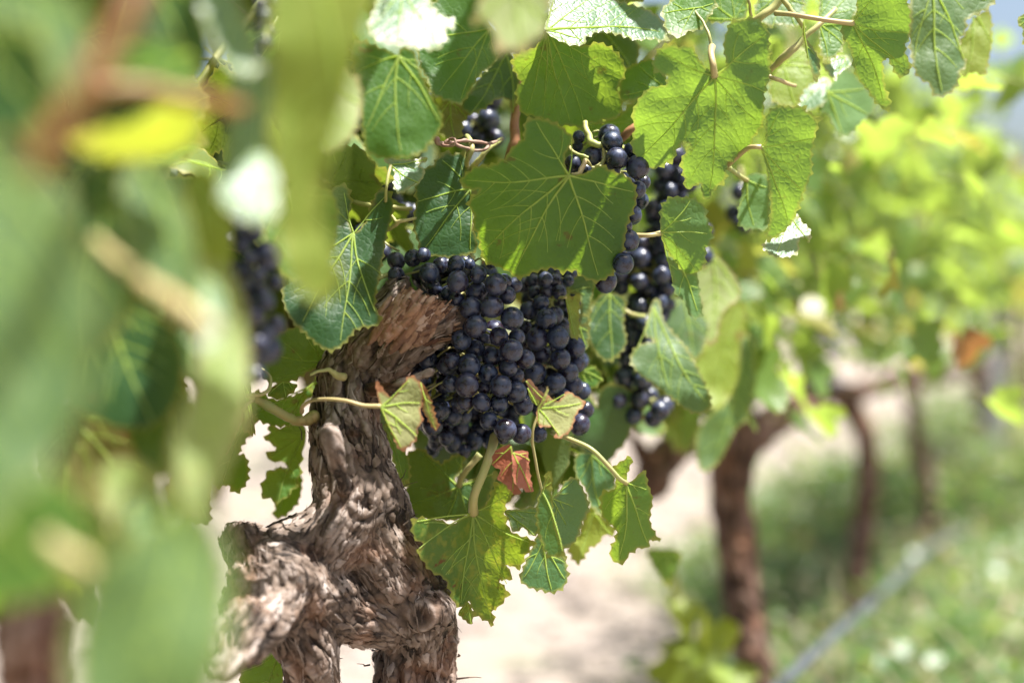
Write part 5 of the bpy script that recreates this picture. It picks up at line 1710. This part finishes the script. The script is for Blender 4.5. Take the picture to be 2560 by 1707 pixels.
for i, s in enumerate((5.7, 6.7, 7.8)):
    q = R(s - .1, 0, 0)
    back_vine(q, [[(*(q + [0, 0, 0]), .03), (*(q + [.01, 0, .3]), .028), (*(q + [-.02, 0, .68]), .032), (*(q + [.0, .05, .8]), .02)]],
              ['sixth grapevine in the row, the first one past the grey post', 'faint grapevine second past the grey post', 'farthest grapevine at the right end of the row'][i], -.55, .55, 1.08, 0, 380, 70 + i, .67)
# a further row behind, seen under and between the leaves
for i, (s, t) in enumerate(((-.3, -2.6), (.9, -2.6), (2.1, -2.6), (3.4, -2.6), (4.8, -2.6), (6.3, -2.6), (8.0, -2.6))):
    q = R(s, t, 0)
    lb = ['leftmost vine of the row behind', 'vine of the row behind showing through the gap left of the trunk', 'vine of the row behind, hidden mostly by the main trunk', 'vine of the row behind below the bunches',
          'vine of the row behind just left of the reddish trunk', 'vine of the row behind just right of the reddish trunk', 'rightmost vine of the row behind'][i]
    back_vine(q, [[(*(q + [0, 0, 0]), .03), (*(q + [.02, 0, .3]), .028), (*(q + [-.02, 0, .68]), .034), (*(q + [.0, .05, .8]), .02)]], lb, -.65, .65, 1.3, 0, 260, 80 + i, .66, group='grapevines of the row behind')

# ================================================================== HOSE, POST, WEEDS
a = np.array([P(1800, 1850, 1.45), P(1950, 1712, 1.68), P(2080, 1592, 1.95), P(2210, 1478, 2.35), P(2320, 1375, 2.85), P(2400, 1330, 3.3), P(2460, 1300, 3.9), P(2500, 1200, 5.2)])
c_ = catmull(a, 8)
tv, tf = tube(c_, .0072, 12)
o = mesh_obj('drip_hose', tv, tf, M['hose'], origin=a[0])
o['label'] = 'grey irrigation hose running diagonally above the weeds beside the row'
o['category'] = 'hose'
pq = DP(2290, 1000, 4.3)
pv = empty('vineyard_post', (pq[0], pq[1], 0), 'slim grey post standing among the far trunks', 'post')
V = []
ac = Acc()
for (x0, x1, y0, y1, z0, z1) in ((-.022, .022, -.003, .003, -.3, 1.15), (-.022, -.016, .003, .028, -.3, 1.15), (.016, .022, .003, .028, -.3, 1.15)):
    v = np.array([[x, y, z] for z in (z0, z1) for y in (y0, y1) for x in (x0, x1)]) + np.array([pq[0], pq[1], 0])
    ac.add(v, [(0, 2, 3, 1), (4, 5, 7, 6), (0, 1, 5, 4), (2, 6, 7, 3), (0, 4, 6, 2), (1, 3, 7, 5)])
ac.build('post_body', [M['post']], parent=pv, origin=np.array([pq[0], pq[1], 0]), smooth=False)


def weeds():
    rs = np.random.RandomState(5)
    V, Fc, E, n = [], [], [], 0
    sV, sF, sn = [], [], 0
    made = 0
    plants = []
    for i in range(16000):
        y = 1.2 + 3.6 * rs.rand() ** 1.0 if rs.rand() < .72 else rs.uniform(4.5, 14)
        # weeds grow on the camera side of the row and straggle under it
        line = ROW0 + RDIR * ((y - ROW0[1]) / RDIR[1])
        x = line[0] + rs.uniform(-.65, 1.5)
        if x > .40 * y + .12 or x < .125 * y:
            continue
        dx = x - line[0]
        dens = noise(np.array([[x * 1.8, y * 1.8, 0]]), 4)[0]
        if dens < -.45 or (dx < -.1 and rs.rand() < .35):
            continue
        h = (.27 + .22 * (dens + .2)) * min(1, max(.45, .6 + dx * 1.6)) * rs.uniform(.5, 1.15)
        if dx < .75 and y < 3.6:
            h = min(h, .14 + .12 * rs.rand() + (.10 if dx < -.02 else 0))
        plants.append((x, y, h))
    for (x, y, h) in plants[:5200]:
        k = rs.randint(5, 12)
        lean = rs.normal(0, .10, 2)
        for j in range(k):
            f = (j + .6) / k
            az = rs.uniform(0, 6.28)
            ro = rs.uniform(.01, .05) * (1 - .3 * f)
            c = np.array([x + lean[0] * f + math.cos(az) * ro, y + lean[1] * f + math.sin(az) * ro, h * f])
            L_ = rs.uniform(.016, .040) * (1.3 if y > 4 else 1)
            w_ = L_ * rs.uniform(.28, .45)
            dv = np.array([math.cos(az), math.sin(az), rs.uniform(-.2, 1.0)])
            dv /= np.linalg.norm(dv)
            sd = np.cross(dv, rs.normal(0, .4, 3) + [0, 0, 1])
            sd /= np.linalg.norm(sd)
            up = np.cross(sd, dv)
            q = [c, c + dv * L_ * .35 + sd * w_, c + dv * L_ * .35 + up * L_ * .06, c + dv * L_ * .35 - sd * w_, c + dv * L_ * .75 + sd * w_ * .7, c + dv * L_ * .75, c + dv * L_ * .75 - sd * w_ * .7, c + dv * L_ * 1.1 - up * L_ * .1]
            V += q
            Fc += [(n, n + 1, n + 2), (n, n + 2, n + 3), (n + 1, n + 4, n + 5, n + 2), (n + 2, n + 5, n + 6, n + 3), (n + 4, n + 7, n + 5), (n + 5, n + 7, n + 6)]
            n += 8
        if rs.rand() < .30:
            hh = h * rs.uniform(1.0, 1.35)
            p = np.array([[x, y, 0], [x + lean[0] * .6, y + lean[1] * .6, hh * .5], [x + lean[0] * 2, y + lean[1] * 2, hh]])
            tv, tf = tube(catmull(p, 3), np.linspace(.0016, .0006, 7), 3)
            sV.append(tv)
            sF += [tuple(i + sn for i in f) for f in tf]
            sn += len(tv)
    o = mesh_obj('weeds', np.array(V), Fc, M['weed'], attrs={'edge': np.full(n, .01), 'vein': np.full(n, .01)})
    o['kind'] = 'stuff'
    o['label'] = 'bushy green weeds growing along the row beside the hose'
    o2 = mesh_obj('dry_grass', np.concatenate(sV), sF, M['straw'])
    o2['kind'] = 'stuff'
    o2['label'] = 'pale dry grass stalks standing among the weeds'


weeds()
def clods():
    rs = np.random.RandomState(6)
    V, Fc, n = [], [], 0
    base_v, base_f = ICO
    for i in range(1500):
        y = rs.uniform(1.6, 11)
        x = rs.uniform(-.38, .42) * y
        r = rs.uniform(.006, .034) * (1 if rs.rand() < .9 else 1.8)
        v = base_v * (1 + .35 * noise(base_v * 1.7 + i, 3))[:, None] * np.array([r, r * rs.uniform(.6, 1.1), r * rs.uniform(.4, .8)])
        c = .02 * fbm(np.array([[x * .8, (y - 5) * .8, 0]]), 3, 2)[0]
        V.append(v + np.array([x, y, c + r * .15]))
        Fc += [tuple(q + n for q in f) for f in base_f]
        n += len(v)
    o = mesh_obj('clods', np.concatenate(V), Fc, M['clod'])
    o['kind'] = 'stuff'
    o['label'] = 'dry clods and small stones scattered over the pale soil'


M['clod'] = simple_mat('soil_clod', (.15, .12, .10), (.33, .28, .25), 14, .9, bump=.5, bdist=.004)
clods()
# yellowing shoot low between the two trunks
sv = empty('vine_sucker', np.array([*DP(1640, 1568, 1.75)[:2], 0]), 'thin yellow green sucker with hanging leaves low beside the reddish trunk', 'vine shoot')
rs = np.random.RandomState(77)
pp = [DP(1600, 1850, 1.75), DP(1610, 1600, 1.75), DP(1580, 1450, 1.72), DP(1550, 1330, 1.7), DP(1540, 1250, 1.7)]
c_ = catmull(np.array(pp), 6)
tv, tf = tube(c_, np.linspace(.004, .0015, len(c_)), 8)
mesh_obj('stem', tv, tf, M['cane_green'], parent=sv, origin=pp[0])
for (x, y, sc) in ((1555, 1400, .55), (1600, 1470, .7), (1640, 1500, .6), (1570, 1530, .75), (1650, 1440, .5), (1620, 1560, .8), (1680, 1540, .6), (1540, 1340, .4), (1600, 1600, .8)):
    nr, tp = rand_leaf(rs, (.3, -1, 0))
    leaf_inst(sv, DP(x, y, 1.72 + rs.uniform(-.05, .05)), nr, tp, sc, fine=False, mat='yellow')
print('hero leaves', HERO_N[0], 'objects', len(bpy.data.objects))
